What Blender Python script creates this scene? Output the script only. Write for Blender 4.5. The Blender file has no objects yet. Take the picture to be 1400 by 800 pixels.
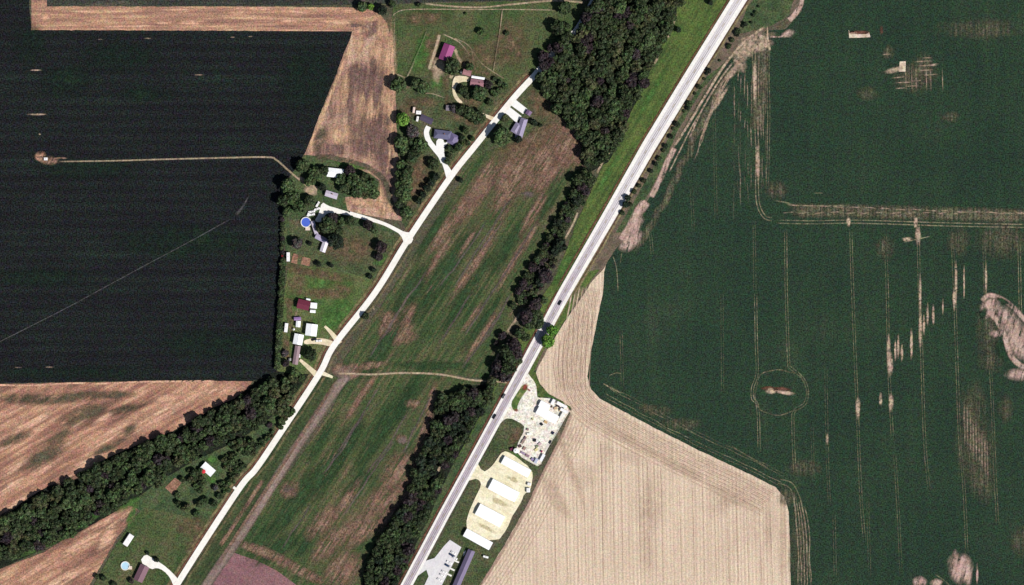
import bpy, bmesh, math, random
import numpy as np
from mathutils import Vector, noise as mnoise
random.seed(7); rng = np.random.default_rng(7)
SC = bpy.context.scene
COL = SC.collection
S = 0.65                                    # metres per photo pixel
def LV(z):
    """height of a ground layer: thin sheets a few millimetres to centimetres apart"""
    return z * 3 if z < .1 else (.3 + (z - .1) * 1.2 if z < .3 else .55 + (z - .3) * 2.5)
def W(x, y): return ((x - 700) * S, (400 - y) * S)
# ------------------------------------------------------------------ camera, sky, sun, exposure
cam = bpy.data.cameras.new("camera"); co = bpy.data.objects.new("camera", cam); COL.objects.link(co)
H = 3000.0
co.location = (0, 0, H); co.rotation_euler = (0, 0, 0)
cam.sensor_width = 36.0; cam.lens = 36.0 * H / (1400 * S)
cam.clip_start = 10; cam.clip_end = 30000
SC.camera = co
w = bpy.data.worlds.new("World"); SC.world = w; w.use_nodes = True
nt = w.node_tree; bg = nt.nodes['Background']
sky = nt.nodes.new('ShaderNodeTexSky'); sky.sky_type = 'NISHITA'; sky.sun_disc = False
SUN_EL = math.radians(51); SUN_DIR = Vector((0.87, -0.49, 0)).normalized()
sky.sun_elevation = SUN_EL; sky.sun_rotation = math.atan2(SUN_DIR.x, SUN_DIR.y)
nt.links.new(sky.outputs[0], bg.inputs[0]); bg.inputs[1].default_value = 0.05
sl = bpy.data.lights.new("sun", 'SUN'); sl.energy = 4.3; sl.angle = math.radians(0.5); sl.color = (1, 0.955, 0.9)
so = bpy.data.objects.new("sun", sl); COL.objects.link(so)
d = Vector((SUN_DIR.x * math.cos(SUN_EL), SUN_DIR.y * math.cos(SUN_EL), math.sin(SUN_EL)))
so.rotation_euler = d.to_track_quat('Z', 'Y').to_euler(); so.location = d * 800
SC.view_settings.view_transform = 'Standard'; SC.view_settings.look = 'None'
SC.view_settings.exposure = 0; SC.view_settings.gamma = 1
SC.cycles.transparent_max_bounces = 40

# ------------------------------------------------------------------ materials
KL = 1.12
def lin(c):
    o = []
    for v in c:
        v = v / 255.0
        v = v / 12.92 if v <= 0.04045 else ((v + 0.055) / 1.055) ** 2.4
        o.append(min(0.9, v / KL))
    return (*o, 1.0)
MATS = {}
def newmat(name):
    m = bpy.data.materials.new(name); m.use_nodes = True
    n = m.node_tree.nodes; b = n['Principled BSDF']
    b.inputs['Roughness'].default_value = 0.9
    b.inputs['Specular IOR Level'].default_value = 0.1
    return m, m.node_tree, b
def math_node(t, op, a, b=None, clamp=False):
    n = t.nodes.new('ShaderNodeMath'); n.operation = op; n.use_clamp = clamp
    for i, v in enumerate((a, b)):
        if v is None: continue
        if isinstance(v, (int, float)): n.inputs[i].default_value = v
        else: t.links.new(v, n.inputs[i])
    return n.outputs[0]
def noise_node(t, vec, scale, detail=3, rough=0.55):
    n = t.nodes.new('ShaderNodeTexNoise'); n.inputs['Scale'].default_value = scale
    n.inputs['Detail'].default_value = detail; n.inputs['Roughness'].default_value = rough
    t.links.new(vec, n.inputs['Vector']); return n
def stretched(t, pos, ang, L, Wd):
    vr = t.nodes.new('ShaderNodeVectorRotate'); vr.rotation_type = 'Z_AXIS'
    vr.inputs['Angle'].default_value = -math.radians(ang); t.links.new(pos, vr.inputs['Vector'])
    mp = t.nodes.new('ShaderNodeVectorMath'); mp.operation = 'MULTIPLY'
    mp.inputs[1].default_value = (1.0 / L, 1.0 / Wd, 1); t.links.new(vr.outputs[0], mp.inputs[0])
    return mp.outputs[0], vr.outputs[0]
def grained(t, pos, col, g, cell=1.0):
    """plant and soil grain: fine light and dark flecks, and a slower drift of hue"""
    if g <= 0: return col
    fine = noise_node(t, pos, 1.0 / (1.15 * cell), 0.0, 0.5).outputs['Fac']
    hue = noise_node(t, pos, 1.0 / 3.4, 2.0, 0.6).outputs['Color']
    a = math_node(t, 'ADD', math_node(t, 'MULTIPLY', fine, g * 8.0), 1 - g * 4.0)
    a = math_node(t, 'MAXIMUM', a, 0.15)
    sub = t.nodes.new('ShaderNodeVectorMath'); sub.operation = 'MULTIPLY_ADD'
    sub.inputs[1].default_value = (g * 3.6,) * 3; sub.inputs[2].default_value = (1 - g * 1.8,) * 3
    t.links.new(hue, sub.inputs[0])
    sc = t.nodes.new('ShaderNodeVectorMath'); sc.operation = 'SCALE'
    t.links.new(sub.outputs[0], sc.inputs[0]); t.links.new(a, sc.inputs['Scale'])
    mx = t.nodes.new('ShaderNodeVectorMath'); mx.operation = 'MAXIMUM'; mx.inputs[1].default_value = (0.06,) * 3
    t.links.new(sc.outputs[0], mx.inputs[0])
    mu = t.nodes.new('ShaderNodeVectorMath'); mu.operation = 'MULTIPLY'
    t.links.new(col, mu.inputs[0]); t.links.new(mx.outputs[0], mu.inputs[1])
    return mu.outputs[0]
def ground_mat(name, stops, ang=0, L=40, Wd=3, ws=0.8, P=40, wp=0.6, g=0.25, rows=None, alpha=False, an=0.9, ascale=0.25, aL=None, cell=1.0):
    if name in MATS: return MATS[name]
    m, t, b = newmat(name)
    pos = t.nodes.new('ShaderNodeNewGeometry').outputs['Position']
    sv, rot = stretched(t, pos, ang, L, Wd)
    s1 = noise_node(t, sv, 1.0, 4, 0.6).outputs['Fac']
    p1 = noise_node(t, pos, 1.0 / P, 5, 0.62).outputs['Fac']
    f = math_node(t, 'ADD', math_node(t, 'MULTIPLY', math_node(t, 'SUBTRACT', s1, 0.5), ws * 2.2),
                  math_node(t, 'MULTIPLY', math_node(t, 'SUBTRACT', p1, 0.5), wp * 2.2))
    f = math_node(t, 'ADD', f, 0.5, True)
    r = t.nodes.new('ShaderNodeValToRGB'); e = r.color_ramp.elements
    k = len(stops)
    for i, c in enumerate(stops):
        if i < 2: el = e[i]; el.position = i / (k - 1)
        else: el = e.new(i / (k - 1))
        el.color = lin(c)
    if k >= 2: e[0].color = lin(stops[0])
    t.links.new(f, r.inputs['Fac']); col = r.outputs['Color']
    if rows:
        period, amp = rows
        sx = t.nodes.new('ShaderNodeSeparateXYZ'); t.links.new(rot, sx.inputs[0])
        wob = math_node(t, 'MULTIPLY', s1, 1.2)
        a = math_node(t, 'SINE', math_node(t, 'MULTIPLY', math_node(t, 'ADD', sx.outputs['Y'], wob), 2 * math.pi / period))
        # row strength varies over the field
        a = math_node(t, 'MULTIPLY', a, math_node(t, 'MULTIPLY', p1, amp * 2))
        a = math_node(t, 'ADD', a, 1.0)
        mu = t.nodes.new('ShaderNodeVectorMath'); mu.operation = 'SCALE'
        t.links.new(col, mu.inputs[0]); t.links.new(a, mu.inputs['Scale']); col = mu.outputs[0]
    col = grained(t, pos, col, g, cell)
    t.links.new(col, b.inputs['Base Color'])
    if alpha:
        at = t.nodes.new('ShaderNodeAttribute'); at.attribute_name = 'cover'
        if aL:
            av, _ = stretched(t, pos, ang, aL[0], aL[1]); an_ = noise_node(t, av, 1.0, 3, 0.6).outputs['Fac']
        else: an_ = noise_node(t, pos, ascale, 4, 0.65).outputs['Fac']
        # cover thins out in streaks and flecks, so that patches have open, ragged edges
        fk = noise_node(t, pos, 0.55, 2.0, 0.6).outputs['Fac']
        k = math_node(t, 'ADD', math_node(t, 'MULTIPLY', math_node(t, 'SUBTRACT', an_, 0.5), an * 5.0), math_node(t, 'MULTIPLY', math_node(t, 'SUBTRACT', fk, 0.5), an * 1.6))
        k = math_node(t, 'ADD', k, 0.95)
        x = math_node(t, 'MULTIPLY', at.outputs['Fac'], k, True)
        t.links.new(x, b.inputs['Alpha'])
    MATS[name] = m; return m
def plain(name, c, rough=0.8, g=0.0, spec=0.15, metal=0.0, cell=1.0):
    if name in MATS: return MATS[name]
    m, t, b = newmat(name); b.inputs['Roughness'].default_value = rough
    b.inputs['Specular IOR Level'].default_value = spec; b.inputs['Metallic'].default_value = metal
    pos = t.nodes.new('ShaderNodeNewGeometry').outputs['Position']
    rgb = t.nodes.new('ShaderNodeRGB'); rgb.outputs[0].default_value = lin(c)
    n = noise_node(t, pos, 0.35, 4, 0.6).outputs['Fac']
    mu = t.nodes.new('ShaderNodeVectorMath'); mu.operation = 'SCALE'
    t.links.new(rgb.outputs[0], mu.inputs[0]); t.links.new(math_node(t, 'ADD', math_node(t, 'MULTIPLY', n, 0.4), 0.8), mu.inputs['Scale'])
    t.links.new(grained(t, pos, mu.outputs[0], g, cell), b.inputs['Base Color'])
    MATS[name] = m; return m
def leaf_mat(name, dark, light):
    m, t, b = newmat(name)
    at = t.nodes.new('ShaderNodeAttribute'); at.attribute_name = 'tint'
    oi = t.nodes.new('ShaderNodeObjectInfo')
    f = math_node(t, 'ADD', math_node(t, 'MULTIPLY', at.outputs['Fac'], 0.75), math_node(t, 'MULTIPLY', oi.outputs['Random'], 0.35), True)
    mx = t.nodes.new('ShaderNodeMix'); mx.data_type = 'RGBA'
    mx.inputs[6].default_value = (*dark, 1); mx.inputs[7].default_value = (*light, 1); t.links.new(f, mx.inputs[0])
    pos = t.nodes.new('ShaderNodeNewGeometry').outputs['Position']
    t.links.new(grained(t, pos, mx.outputs[2], 0.30, 1.1), b.inputs['Base Color'])
    b.inputs['Roughness'].default_value = 0.7
    return m

# ------------------------------------------------------------------ object helpers
def link(name, me, mat=None, parent=None, **props):
    if mat is not None: me.materials.append(mat)
    o = bpy.data.objects.new(name, me); COL.objects.link(o)
    if parent is not None: o.parent = parent
    for k, v in props.items(): o[k] = v
    return o
def thing(name, label, cat, loc, rz=0, group=None, scale=None):
    o = bpy.data.objects.new(name, None); COL.objects.link(o)
    o.empty_display_size = 1
    o.location = (loc[0], loc[1], loc[2] if len(loc) > 2 else 0); o.rotation_euler = (0, 0, rz)
    if scale: o.scale = (scale,) * 3 if isinstance(scale, (int, float)) else scale
    o['label'] = label; o['category'] = cat
    if group: o['group'] = group
    return o
def copy_tree(o, parent=None):
    c = o.copy(); COL.objects.link(c)
    if parent is not None: c.parent = parent
    for ch in list(o.children): copy_tree(ch, c)
    return c
def mesh(name, v, f):
    me = bpy.data.meshes.new(name); me.from_pydata([tuple(p) for p in v], [], [tuple(q) for q in f]); me.update(); return me
def smooth_poly(pts, step=5, jit=0.5, closed=True, z=0, seed=0):
    out = []; n = len(pts)
    for i in range(n if closed else n - 1):
        a, b = pts[i], pts[(i + 1) % n]
        L = math.hypot(b[0] - a[0], b[1] - a[1]); k = max(1, int(L / step))
        for j in range(k):
            t = j / k; x = a[0] + (b[0] - a[0]) * t; y = a[1] + (b[1] - a[1]) * t
            nv = mnoise.noise_vector(Vector((x * 0.13, y * 0.13, seed)))
            x += nv.x * jit * 1.6; y += nv.y * jit * 1.6
            out.append((x, y))
    if not closed: out.append(pts[-1])
    return out
def round_poly(pts, it=2):
    for _ in range(it):
        q = []
        for i in range(len(pts)):
            a, b = pts[i], pts[(i + 1) % len(pts)]
            q += [(a[0] * .75 + b[0] * .25, a[1] * .75 + b[1] * .25), (a[0] * .25 + b[0] * .75, a[1] * .25 + b[1] * .75)]
        pts = q
    return pts
def sheet(name, pts, z, mat, jit=0.5, rnd=0, step=5, kind='structure'):
    if rnd: pts = round_poly(pts, rnd)
    p = smooth_poly(pts, step, jit) if jit > 0 else pts
    v = [(*W(x, y), LV(z)) for x, y in p]
    me = mesh(name, v, [list(range(len(v)))[::-1]])
    return link(name, me, mat, kind=kind)
def catmull(pts, per=8):
    P = [Vector((a[0], a[1], *(a[2:] or ()))) if len(a) > 2 else Vector((a[0], a[1])) for a in pts]
    if len(P) < 3: 
        return [P[0].lerp(P[-1], i / per) for i in range(per + 1)]
    out = []
    for i in range(len(P) - 1):
        p0 = P[max(i - 1, 0)]; p1 = P[i]; p2 = P[i + 1]; p3 = P[min(i + 2, len(P) - 1)]
        for j in range(per):
            t = j / per
            out.append(0.5 * ((2 * p1) + (p2 - p0) * t + (2 * p0 - 5 * p1 + 4 * p2 - p3) * t * t + (3 * p1 - p0 - 3 * p2 + p3) * t ** 3))
    out.append(P[-1]); return out
def resample(pts, step=4):
    out = [pts[0]]
    for a, b in zip(pts[:-1], pts[1:]):
        L = (b - a).length
        if L < 1e-6: continue
        k = max(1, int(L / step))
        for j in range(1, k + 1): out.append(a.lerp(b, j / k))
    return out
class Strips:
    """soft or hard ribbons and blobs of one ground cover, joined into one sheet"""
    def __init__(s): s.v = []; s.f = []; s.c = []; s.k = 0
    def ribbon(s, pts, width, soft=True, off=0, cover=1.0, curve=True, wob=0.0, taper=True):
        c = resample(catmull(pts) if curve else [Vector(p) for p in pts], 5); n = len(c); s.k += 1
        dz = s.k * 0.00173; b0 = len(s.v)
        prof = ((-1, 0), (-0.45, 1), (0.45, 1), (1, 0)) if soft else ((-1, 1), (1, 1))
        for i, p in enumerate(c):
            tn = (c[min(i + 1, n - 1)] - c[max(i - 1, 0)]).normalized(); nr = Vector((-tn.y, tn.x))
            wd = width(i / (n - 1)) if callable(width) else width
            o = off + (mnoise.noise(Vector((p.x * .05, p.y * .05, s.k))) * wob if wob else 0)
            e = min(1, i / 2.0, (n - 1 - i) / 2.0) if (soft and taper) else 1
            for u, cv in prof:
                q = p + nr * (o + u * wd / 2)
                s.v.append((*W(q.x, q.y), dz)); s.c.append(cv * cover * e)
        m = len(prof)
        for i in range(n - 1):
            for j in range(m - 1):
                a = b0 + i * m + j; s.f.append((a, a + 1, a + m + 1, a + m))
        return s
    def blob(s, x, y, rx, ry, ang=0, cover=1.0):
        """ang: degrees, anticlockwise as seen in the photograph"""
        s.k += 1; dz = s.k * 0.00173; b0 = len(s.v); N = 28
        ca, sa = math.cos(math.radians(ang)), math.sin(math.radians(ang))
        s.v.append((*W(x, y), dz)); s.c.append(cover)
        for r, cv in ((0.4, 0.9), (0.68, 0.62), (0.9, 0.28), (1.15, 0.0)):
            for i in range(N):
                a = 2 * math.pi * i / N; k = r * (1 + 0.22 * mnoise.noise(Vector((math.cos(a) * 1.5, math.sin(a) * 1.5, x + y))))
                u, q = math.cos(a) * rx * k, math.sin(a) * ry * k
                s.v.append((*W(x + u * ca + q * sa, y - (u * sa - q * ca)), dz)); s.c.append(cv * cover)
        for i in range(N):
            j = (i + 1) % N; s.f.append((b0, b0 + 1 + i, b0 + 1 + j))
            for r in range(3):
                a = b0 + 1 + r * N; s.f.append((a + i, a + N + i, a + N + j, a + j))
        return s
    def build(s, name, z, mat, kind='structure'):
        me = mesh(name, s.v, s.f)
        at = me.attributes.new('cover', 'FLOAT', 'POINT'); at.data.foreach_set('value', s.c)
        # make every face look up
        bm = bmesh.new(); bm.from_mesh(me)
        for f in bm.faces:
            if f.normal.z < 0: f.normal_flip()
        bm.to_mesh(me); bm.free()
        o = link(name, me, mat, kind=kind); o.location.z = LV(z); return o

# ================================================================== THE GROUND
M_BASE = ground_mat('olive_ground', [(62, 68, 52), (78, 80, 62), (92, 88, 72), (108, 98, 84)], 57, 60, 9, .5, 45, .7, .24)
sheet('ground', [(-9000, -9000), (10400, -9000), (10400, 9800), (-9000, 9800)], -0.02, M_BASE, jit=0)
M_CORN = ground_mat('dark_crop', [(27, 28, 32), (29, 32, 34), (31, 36, 36), (33, 43, 39)], 0, 300, 14, .9, 60, .6, .46, rows=(10.5, .12))
M_SOY = ground_mat('green_crop', [(36, 53, 43), (40, 59, 46), (45, 64, 48), (60, 72, 56)], 90, 160, 8, .35, 90, .7, .29)
M_TAN = ground_mat('harvested_soil', [(194, 170, 150), (210, 188, 166), (220, 200, 176), (232, 214, 190)], 91, 120, 2.0, .8, 50, .4, .09, rows=(3.3, .10))
M_STUB_V = ground_mat('stubble_upright', [(120, 94, 84), (150, 118, 104), (172, 138, 120), (196, 164, 140), (214, 184, 156)], 84, 60, 6, .9, 45, .75, .17)
M_STUB_H = ground_mat('stubble_level', [(130, 98, 86), (154, 118, 102), (170, 130, 110), (192, 154, 124), (214, 178, 146)], 0, 70, 3.5, 1.0, 40, .5, .17)
M_STUB_D = ground_mat('stubble_slanting', [(116, 88, 76), (142, 106, 92), (164, 122, 102), (190, 148, 122), (214, 172, 142)], 30, 50, 5, 1.0, 60, .8, .17)
M_MID = ground_mat('patchy_crop', [(46, 66, 43), (60, 79, 49), (76, 86, 56), (94, 92, 66), (122, 106, 86)], 57, 60, 2.8, .9, 60, .6, .24)
M_NORTH = ground_mat('dark_grey_crop', [(44, 48, 46), (56, 58, 54), (68, 70, 62), (98, 90, 80)], 0, 80, 3, .9, 30, .4, .3)
M_PAST = ground_mat('pasture_grass', [(54, 74, 46), (68, 86, 52), (86, 92, 62), (100, 94, 70)], 60, 60, 12, .5, 30, .7, .24)
M_YARD = ground_mat('yard_grass', [(56, 72, 48), (72, 84, 56), (88, 92, 66), (106, 98, 80)], 60, 20, 10, .4, 18, .8, .26)
M_LAWN = ground_mat('bright_lawn', [(64, 92, 50), (80, 102, 58), (98, 106, 68), (114, 108, 82)], 60, 20, 10, .4, 22, .8, .22)
M_VERGE = ground_mat('lush_verge', [(58, 76, 46), (74, 94, 51), (90, 108, 57), (106, 114, 68)], 58, 50, 3, .7, 20, .6, .20)
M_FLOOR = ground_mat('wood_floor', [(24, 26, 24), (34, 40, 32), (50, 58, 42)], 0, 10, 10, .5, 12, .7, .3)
M_SCRUB = ground_mat('scrub_grass', [(52, 70, 50), (66, 84, 56), (80, 92, 62), (94, 98, 72)], 55, 16, 8, .4, 14, .9, .24)
M_PINK = ground_mat('pinkish_soil', [(118, 84, 88), (138, 102, 106), (154, 116, 118)], -30, 60, 4, .6, 30, .4, .14)
M_GRASSD = ground_mat('dry_verge', [(76, 76, 62), (98, 90, 76), (116, 102, 88), (134, 120, 102)], 58, 40, 4, .6, 20, .5, .16)

sheet('dark_crop_field', [(-700, -600), (40, -600), (40, 8), (43, 41), (300, 42), (482, 43), (468, 80), (448, 130), (418, 207), (406, 228), (392, 246), (384, 258), (388, 300), (388, 380), (382, 440), (378, 512), (345, 521), (200, 521), (0, 524), (-700, 528)], 0.0, M_CORN, .4)
sheet('northern_crop_field', [(64, -600), (1000, -600), (812, -6), (700, 1), (600, 3), (540, 5), (400, 8), (200, 8), (64, 8)], 0.02, M_NORTH, .4)
sheet('green_crop_field', [(1110, -600), (2400, -600), (2400, 1700), (1100, 1700), (1050, 760), (900, 620), (700, 500), (790, 400), (826, 366), (845, 335), (880, 285), (905, 232), (930, 190), (962, 130), (1000, 80), (1048, 42), (1075, 40), (1096, 15)], 0.02, M_SOY, .6)
sheet('stubble_field', [(40, -600), (64, -600), (64, 9), (300, 9), (480, 10), (505, 13), (520, 20), (529, 32), (533, 45), (490, 52), (482, 43), (300, 42), (43, 41)], 0.04, M_STUB_H, .5)
sheet('stubble_field', [(482, 43), (500, 30), (531, 38), (537, 60), (540, 110), (543, 200), (549, 250), (549, 302), (520, 298), (475, 288), (472, 270), (490, 268), (514, 272), (521, 262), (519, 247), (505, 237), (472, 224), (440, 214), (416, 212), (448, 130), (468, 80)], 0.05, M_STUB_V, .7)
sheet('stubble_field', [(-700, 529), (0, 525), (200, 522), (345, 521), (338, 532), (320, 545), (290, 558), (270, 572), (235, 590), (200, 603), (160, 620), (110, 645), (60, 668), (0, 705), (-700, 1050)], 0.04, M_STUB_D, .6)
sheet('stubble_field', [(180, 689), (189, 693), (184, 705), (160, 735), (140, 770), (122, 800), (60, 1300), (-700, 1500), (-700, 1150), (0, 778), (60, 755), (100, 730), (150, 703)], 0.05, M_STUB_D, .6)
sheet('harvested_field', [(830, 352), (826, 372), (824, 400), (816, 440), (808, 480), (803, 515), (808, 532), (820, 545), (840, 556), (900, 588), (960, 618), (1020, 646), (1060, 666), (1073, 680), (1078, 700), (1080, 740), (1081, 800), (1086, 1500), (300, 1500), (600, 900), (655, 800), (690, 745), (720, 692), (742, 645), (768, 595), (782, 558), (770, 549), (750, 538), (738, 525), (733, 510), (737, 492), (757, 465), (772, 440), (800, 400), (820, 365)], 0.05, M_TAN, .5)
sheet('patchy_crop_field', [(640, 226), (662, 208), (690, 198), (720, 190), (745, 172), (762, 163), (785, 178), (795, 205), (797, 225), (780, 268), (765, 310), (752, 340), (735, 372), (715, 410), (700, 440), (684, 480), (667, 519), (620, 512), (540, 508), (480, 511), (466, 500), (480, 478), (560, 360), (628, 250)], 0.04, M_MID, .7)
sheet('patchy_crop_field', [(478, 514), (540, 511), (620, 515), (667, 522), (640, 528), (602, 542), (597, 560), (590, 600), (580, 640), (560, 688), (530, 728), (500, 782), (470, 1100), (400, 1100), (430, 850), (400, 800), (350, 768), (318, 758), (340, 712), (400, 640), (452, 562)], 0.045, M_MID, .7)
sheet('pink_soil_field', [(320, 756), (350, 766), (378, 780), (404, 799), (440, 840), (470, 1100), (200, 1100), (268, 832), (298, 788)], 0.052, M_PINK, .2)
sheet('pasture', [(538, 6), (700, 2), (812, 2), (812, 12), (780, 52), (735, 96), (700, 132), (690, 112), (640, 100), (560, 108), (541, 108), (537, 60), (534, 40)], 0.03, M_PAST, .5)
sheet('yard_grass', [(541, 108), (600, 106), (690, 112), (700, 132), (650, 198), (616, 240), (560, 322), (548, 300), (549, 250), (543, 200)], 0.035, M_YARD, .4)
sheet('yard_grass', [(418, 210), (440, 214), (472, 224), (505, 237), (522, 252), (515, 272), (472, 270), (475, 288), (556, 320), (515, 384), (452, 366), (395, 362), (388, 330), (386, 258), (406, 228)], 0.03, M_SCRUB, .5)
sheet('yard_grass', [(440, 300), (556, 322), (508, 395), (480, 380), (396, 362), (395, 300)], 0.037, M_YARD, .5)
sheet('lawn', [(394, 362), (450, 367), (508, 382), (512, 402), (462, 470), (436, 512), (380, 512), (386, 420), (392, 380)], 0.04, M_LAWN, .5)
sheet('yard_grass', [(736, 104), (765, 160), (745, 172), (720, 190), (690, 198), (668, 206), (655, 214), (640, 226), (628, 244), (612, 250), (650, 198), (698, 142)], 0.042, M_YARD, .5)
sheet('lush_verge', [(945, -600), (1400, -600), (1012, 0), (888, 200), (773, 400), (740, 455), (712, 510), (660, 600), (600, 710), (520, 900), (490, 900), (520, 780), (560, 730), (600, 660), (640, 600), (668, 540), (690, 500), (730, 420), (760, 380), (790, 300), (830, 215), (870, 140), (905, 60), (925, 20)], 0.05, M_VERGE, .5)
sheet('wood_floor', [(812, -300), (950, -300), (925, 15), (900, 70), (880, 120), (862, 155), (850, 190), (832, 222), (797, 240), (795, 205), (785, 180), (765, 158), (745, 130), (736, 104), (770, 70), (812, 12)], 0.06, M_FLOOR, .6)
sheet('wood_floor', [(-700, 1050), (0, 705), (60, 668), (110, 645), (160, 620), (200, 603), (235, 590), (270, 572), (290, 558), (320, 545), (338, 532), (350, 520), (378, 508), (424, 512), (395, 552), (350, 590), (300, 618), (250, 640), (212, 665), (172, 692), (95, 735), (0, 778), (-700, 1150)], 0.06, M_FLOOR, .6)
sheet('scrub_grass', [(424, 512), (436, 520), (380, 604), (325, 680), (290, 716), (230, 700), (196, 700), (176, 690), (212, 662), (262, 632), (330, 600), (385, 560)], 0.07, M_SCRUB, .6)
sheet('lawn', [(196, 694), (230, 700), (292, 716), (246, 796), (200, 1000), (100, 1000), (128, 800), (160, 742), (186, 706)], 0.075, M_PAST, .5)
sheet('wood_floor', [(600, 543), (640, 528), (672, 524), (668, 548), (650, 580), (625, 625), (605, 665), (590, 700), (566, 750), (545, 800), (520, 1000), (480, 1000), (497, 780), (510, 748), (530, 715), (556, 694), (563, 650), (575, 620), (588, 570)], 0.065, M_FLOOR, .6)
sheet('dry_verge', [(1012, 0), (1050, -60), (1100, -60), (1096, 6), (1082, 20), (1055, 22), (1050, 40), (1010, 66), (970, 112), (936, 172), (914, 218), (885, 275), (860, 318), (838, 345), (826, 366), (800, 396), (772, 432), (757, 462), (734, 505), (712, 520), (778, 400), (890, 200)], 0.055, M_GRASSD, .5)
sheet('verge_grass', [(1012, 70), (1000, 78), (960, 122), (925, 182), (905, 232), (880, 276), (852, 318), (842, 318), (870, 270), (900, 215), (930, 160), (966, 105)], 0.062, M_SCRUB, .6)
sheet('verge_grass', [(820, 368), (798, 396), (762, 455), (742, 480), (731, 506), (724, 512), (728, 490), (748, 462), (782, 404), (800, 372)], 0.063, M_VERGE, .6)
sheet('verge_grass', [(1022, 8), (1050, -20), (1092, -20), (1078, 22), (1050, 38), (1012, 46), (1010, 40)], 0.064, M_SCRUB, .6)
sheet('verge_grass', [(690, 508), (712, 512), (664, 596), (608, 698), (520, 860), (490, 900), (520, 780), (556, 735), (600, 668), (634, 612), (664, 560)], 0.052, M_SCRUB, .5)
sheet('verge_grass', [(470, 515), (440, 552), (400, 612), (330, 720), (290, 780), (262, 830), (240, 830), (252, 795), (330, 672), (384, 600), (438, 516), (452, 512)], 0.066, ground_mat('roadside_grass', [(42, 58, 40), (56, 70, 46), (72, 82, 54), (90, 90, 66)], 57, 60, 3, .7, 20, .6, .22), .5)
sheet('verge_grass', [(688, 612), (676, 630), (668, 641), (661, 645), (655, 634), (672, 604), (686, 575), (697, 571), (710, 577), (719, 586), (706, 607), (726, 634), (738, 640), (728, 657), (720, 650)], 0.07, M_YARD, .3)
sheet('verge_grass', [(646, 655), (652, 652), (658, 656), (659, 664), (642, 700), (640, 722), (633, 733), (672, 753), (678, 744), (690, 742), (655, 806), (640, 900), (500, 900), (556, 812), (590, 758)], 0.055, M_YARD, .3)
sheet('verge_grass', [(732, 508), (738, 526), (752, 540), (782, 557), (776, 562), (756, 546), (734, 545), (730, 526), (720, 512)], 0.071, M_VERGE, .3)

# ------------------------------------------------------------------ soft covers over the fields
Z1 = 0.10
M_PALE = ground_mat('pale_bare_soil', [(150, 128, 112), (186, 164, 142), (212, 188, 166)], 90, 30, 2, .6, 12, .6, .14, alpha=True, an=.9, ascale=.3)
M_PINKY = ground_mat('pinkish_bare_soil', [(160, 132, 122), (190, 162, 150), (210, 184, 172)], 75, 20, 3, .6, 12, .6, .12, alpha=True, an=.9, aL=(14, 2.4))
M_TRACK = ground_mat('wheel_track_soil', [(88, 96, 76), (120, 118, 94), (156, 146, 118)], 90, 30, 2, .6, 25, .8, .2, alpha=True, an=.9, ascale=.22)
M_DULL = ground_mat('dull_thin_crop', [(72, 78, 62), (96, 94, 76), (120, 112, 94)], 90, 40, 2, .8, 14, .6, .26, alpha=True, an=.9, aL=(26, 1.6))
M_BROWN = ground_mat('brown_soil_patch', [(112, 90, 74), (134, 108, 92), (158, 130, 112)], 57, 30, 2, .7, 14, .6, .2, alpha=True, an=1.1, aL=(20, 1.9))
M_GREENP = ground_mat('green_regrowth', [(42, 66, 44), (54, 78, 50), (74, 88, 56)], 57, 30, 2, .6, 14, .6, .2, alpha=True, an=1.0, aL=(18, 2.0))
M_GOLD = ground_mat('golden_straw', [(188, 140, 116), (214, 168, 140), (232, 194, 164)], 0, 30, 2, .6, 12, .6, .14, alpha=True, an=1.0, aL=(24, 2.2))
M_GOLDV = ground_mat('golden_straw_upright', [(170, 132, 106), (200, 162, 132), (224, 188, 154)], 84, 30, 2, .6, 12, .6, .14, alpha=True, an=1.0, aL=(20, 2.2))
M_GOLDD = ground_mat('golden_straw_slanting', [(186, 140, 118), (212, 168, 142), (232, 194, 166)], 30, 30, 2, .6, 12, .6, .14, alpha=True, an=1.0, aL=(24, 2.6))
M_UMBER = ground_mat('damp_stubble', [(104, 84, 80), (122, 98, 92), (142, 114, 104)], 84, 30, 3, .6, 12, .6, .18, alpha=True, an=1.1, aL=(26, 3))
M_GREYG = ground_mat('grey_green_weeds', [(74, 74, 60), (92, 88, 72), (112, 100, 82)], 30, 30, 4, .6, 14, .6, .2, alpha=True, an=.8, aL=(20, 6))
M_SAND = ground_mat('sandy_path', [(150, 132, 108), (178, 160, 134), (206, 188, 160)], 57, 20, 2, .5, 10, .6, .12, alpha=True, an=.45, ascale=.3)
M_LIME = ground_mat('bright_grass_patch', [(62, 100, 54), (82, 120, 62), (104, 128, 70)], 57, 14, 4, .6, 8, .6, .18, alpha=True, an=.7, ascale=.18)
M_RUST = ground_mat('reddish_ditch_soil', [(84, 54, 46), (108, 74, 62), (136, 100, 82)], 57, 20, 2, .5, 12, .6, .16, alpha=True, an=.4, ascale=.3)
M_FAINT = ground_mat('faint_grey_trace', [(54, 54, 56), (78, 78, 80), (96, 96, 98)], 30, 20, 2, .5, 12, .5, .2, alpha=True, an=.5, ascale=.3)
M_DGRN = ground_mat('dim_green_crop', [(28, 40, 34), (32, 48, 40), (38, 54, 40)], 0, 60, 12, .6, 20, .6, .34, alpha=True, an=.6, ascale=.05)
M_VIO = ground_mat('greyish_fallow', [(84, 76, 76), (112, 100, 98), (146, 130, 122)], 57, 60, 2, .8, 20, .4, .14, alpha=True, an=.3, ascale=.15)

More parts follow.
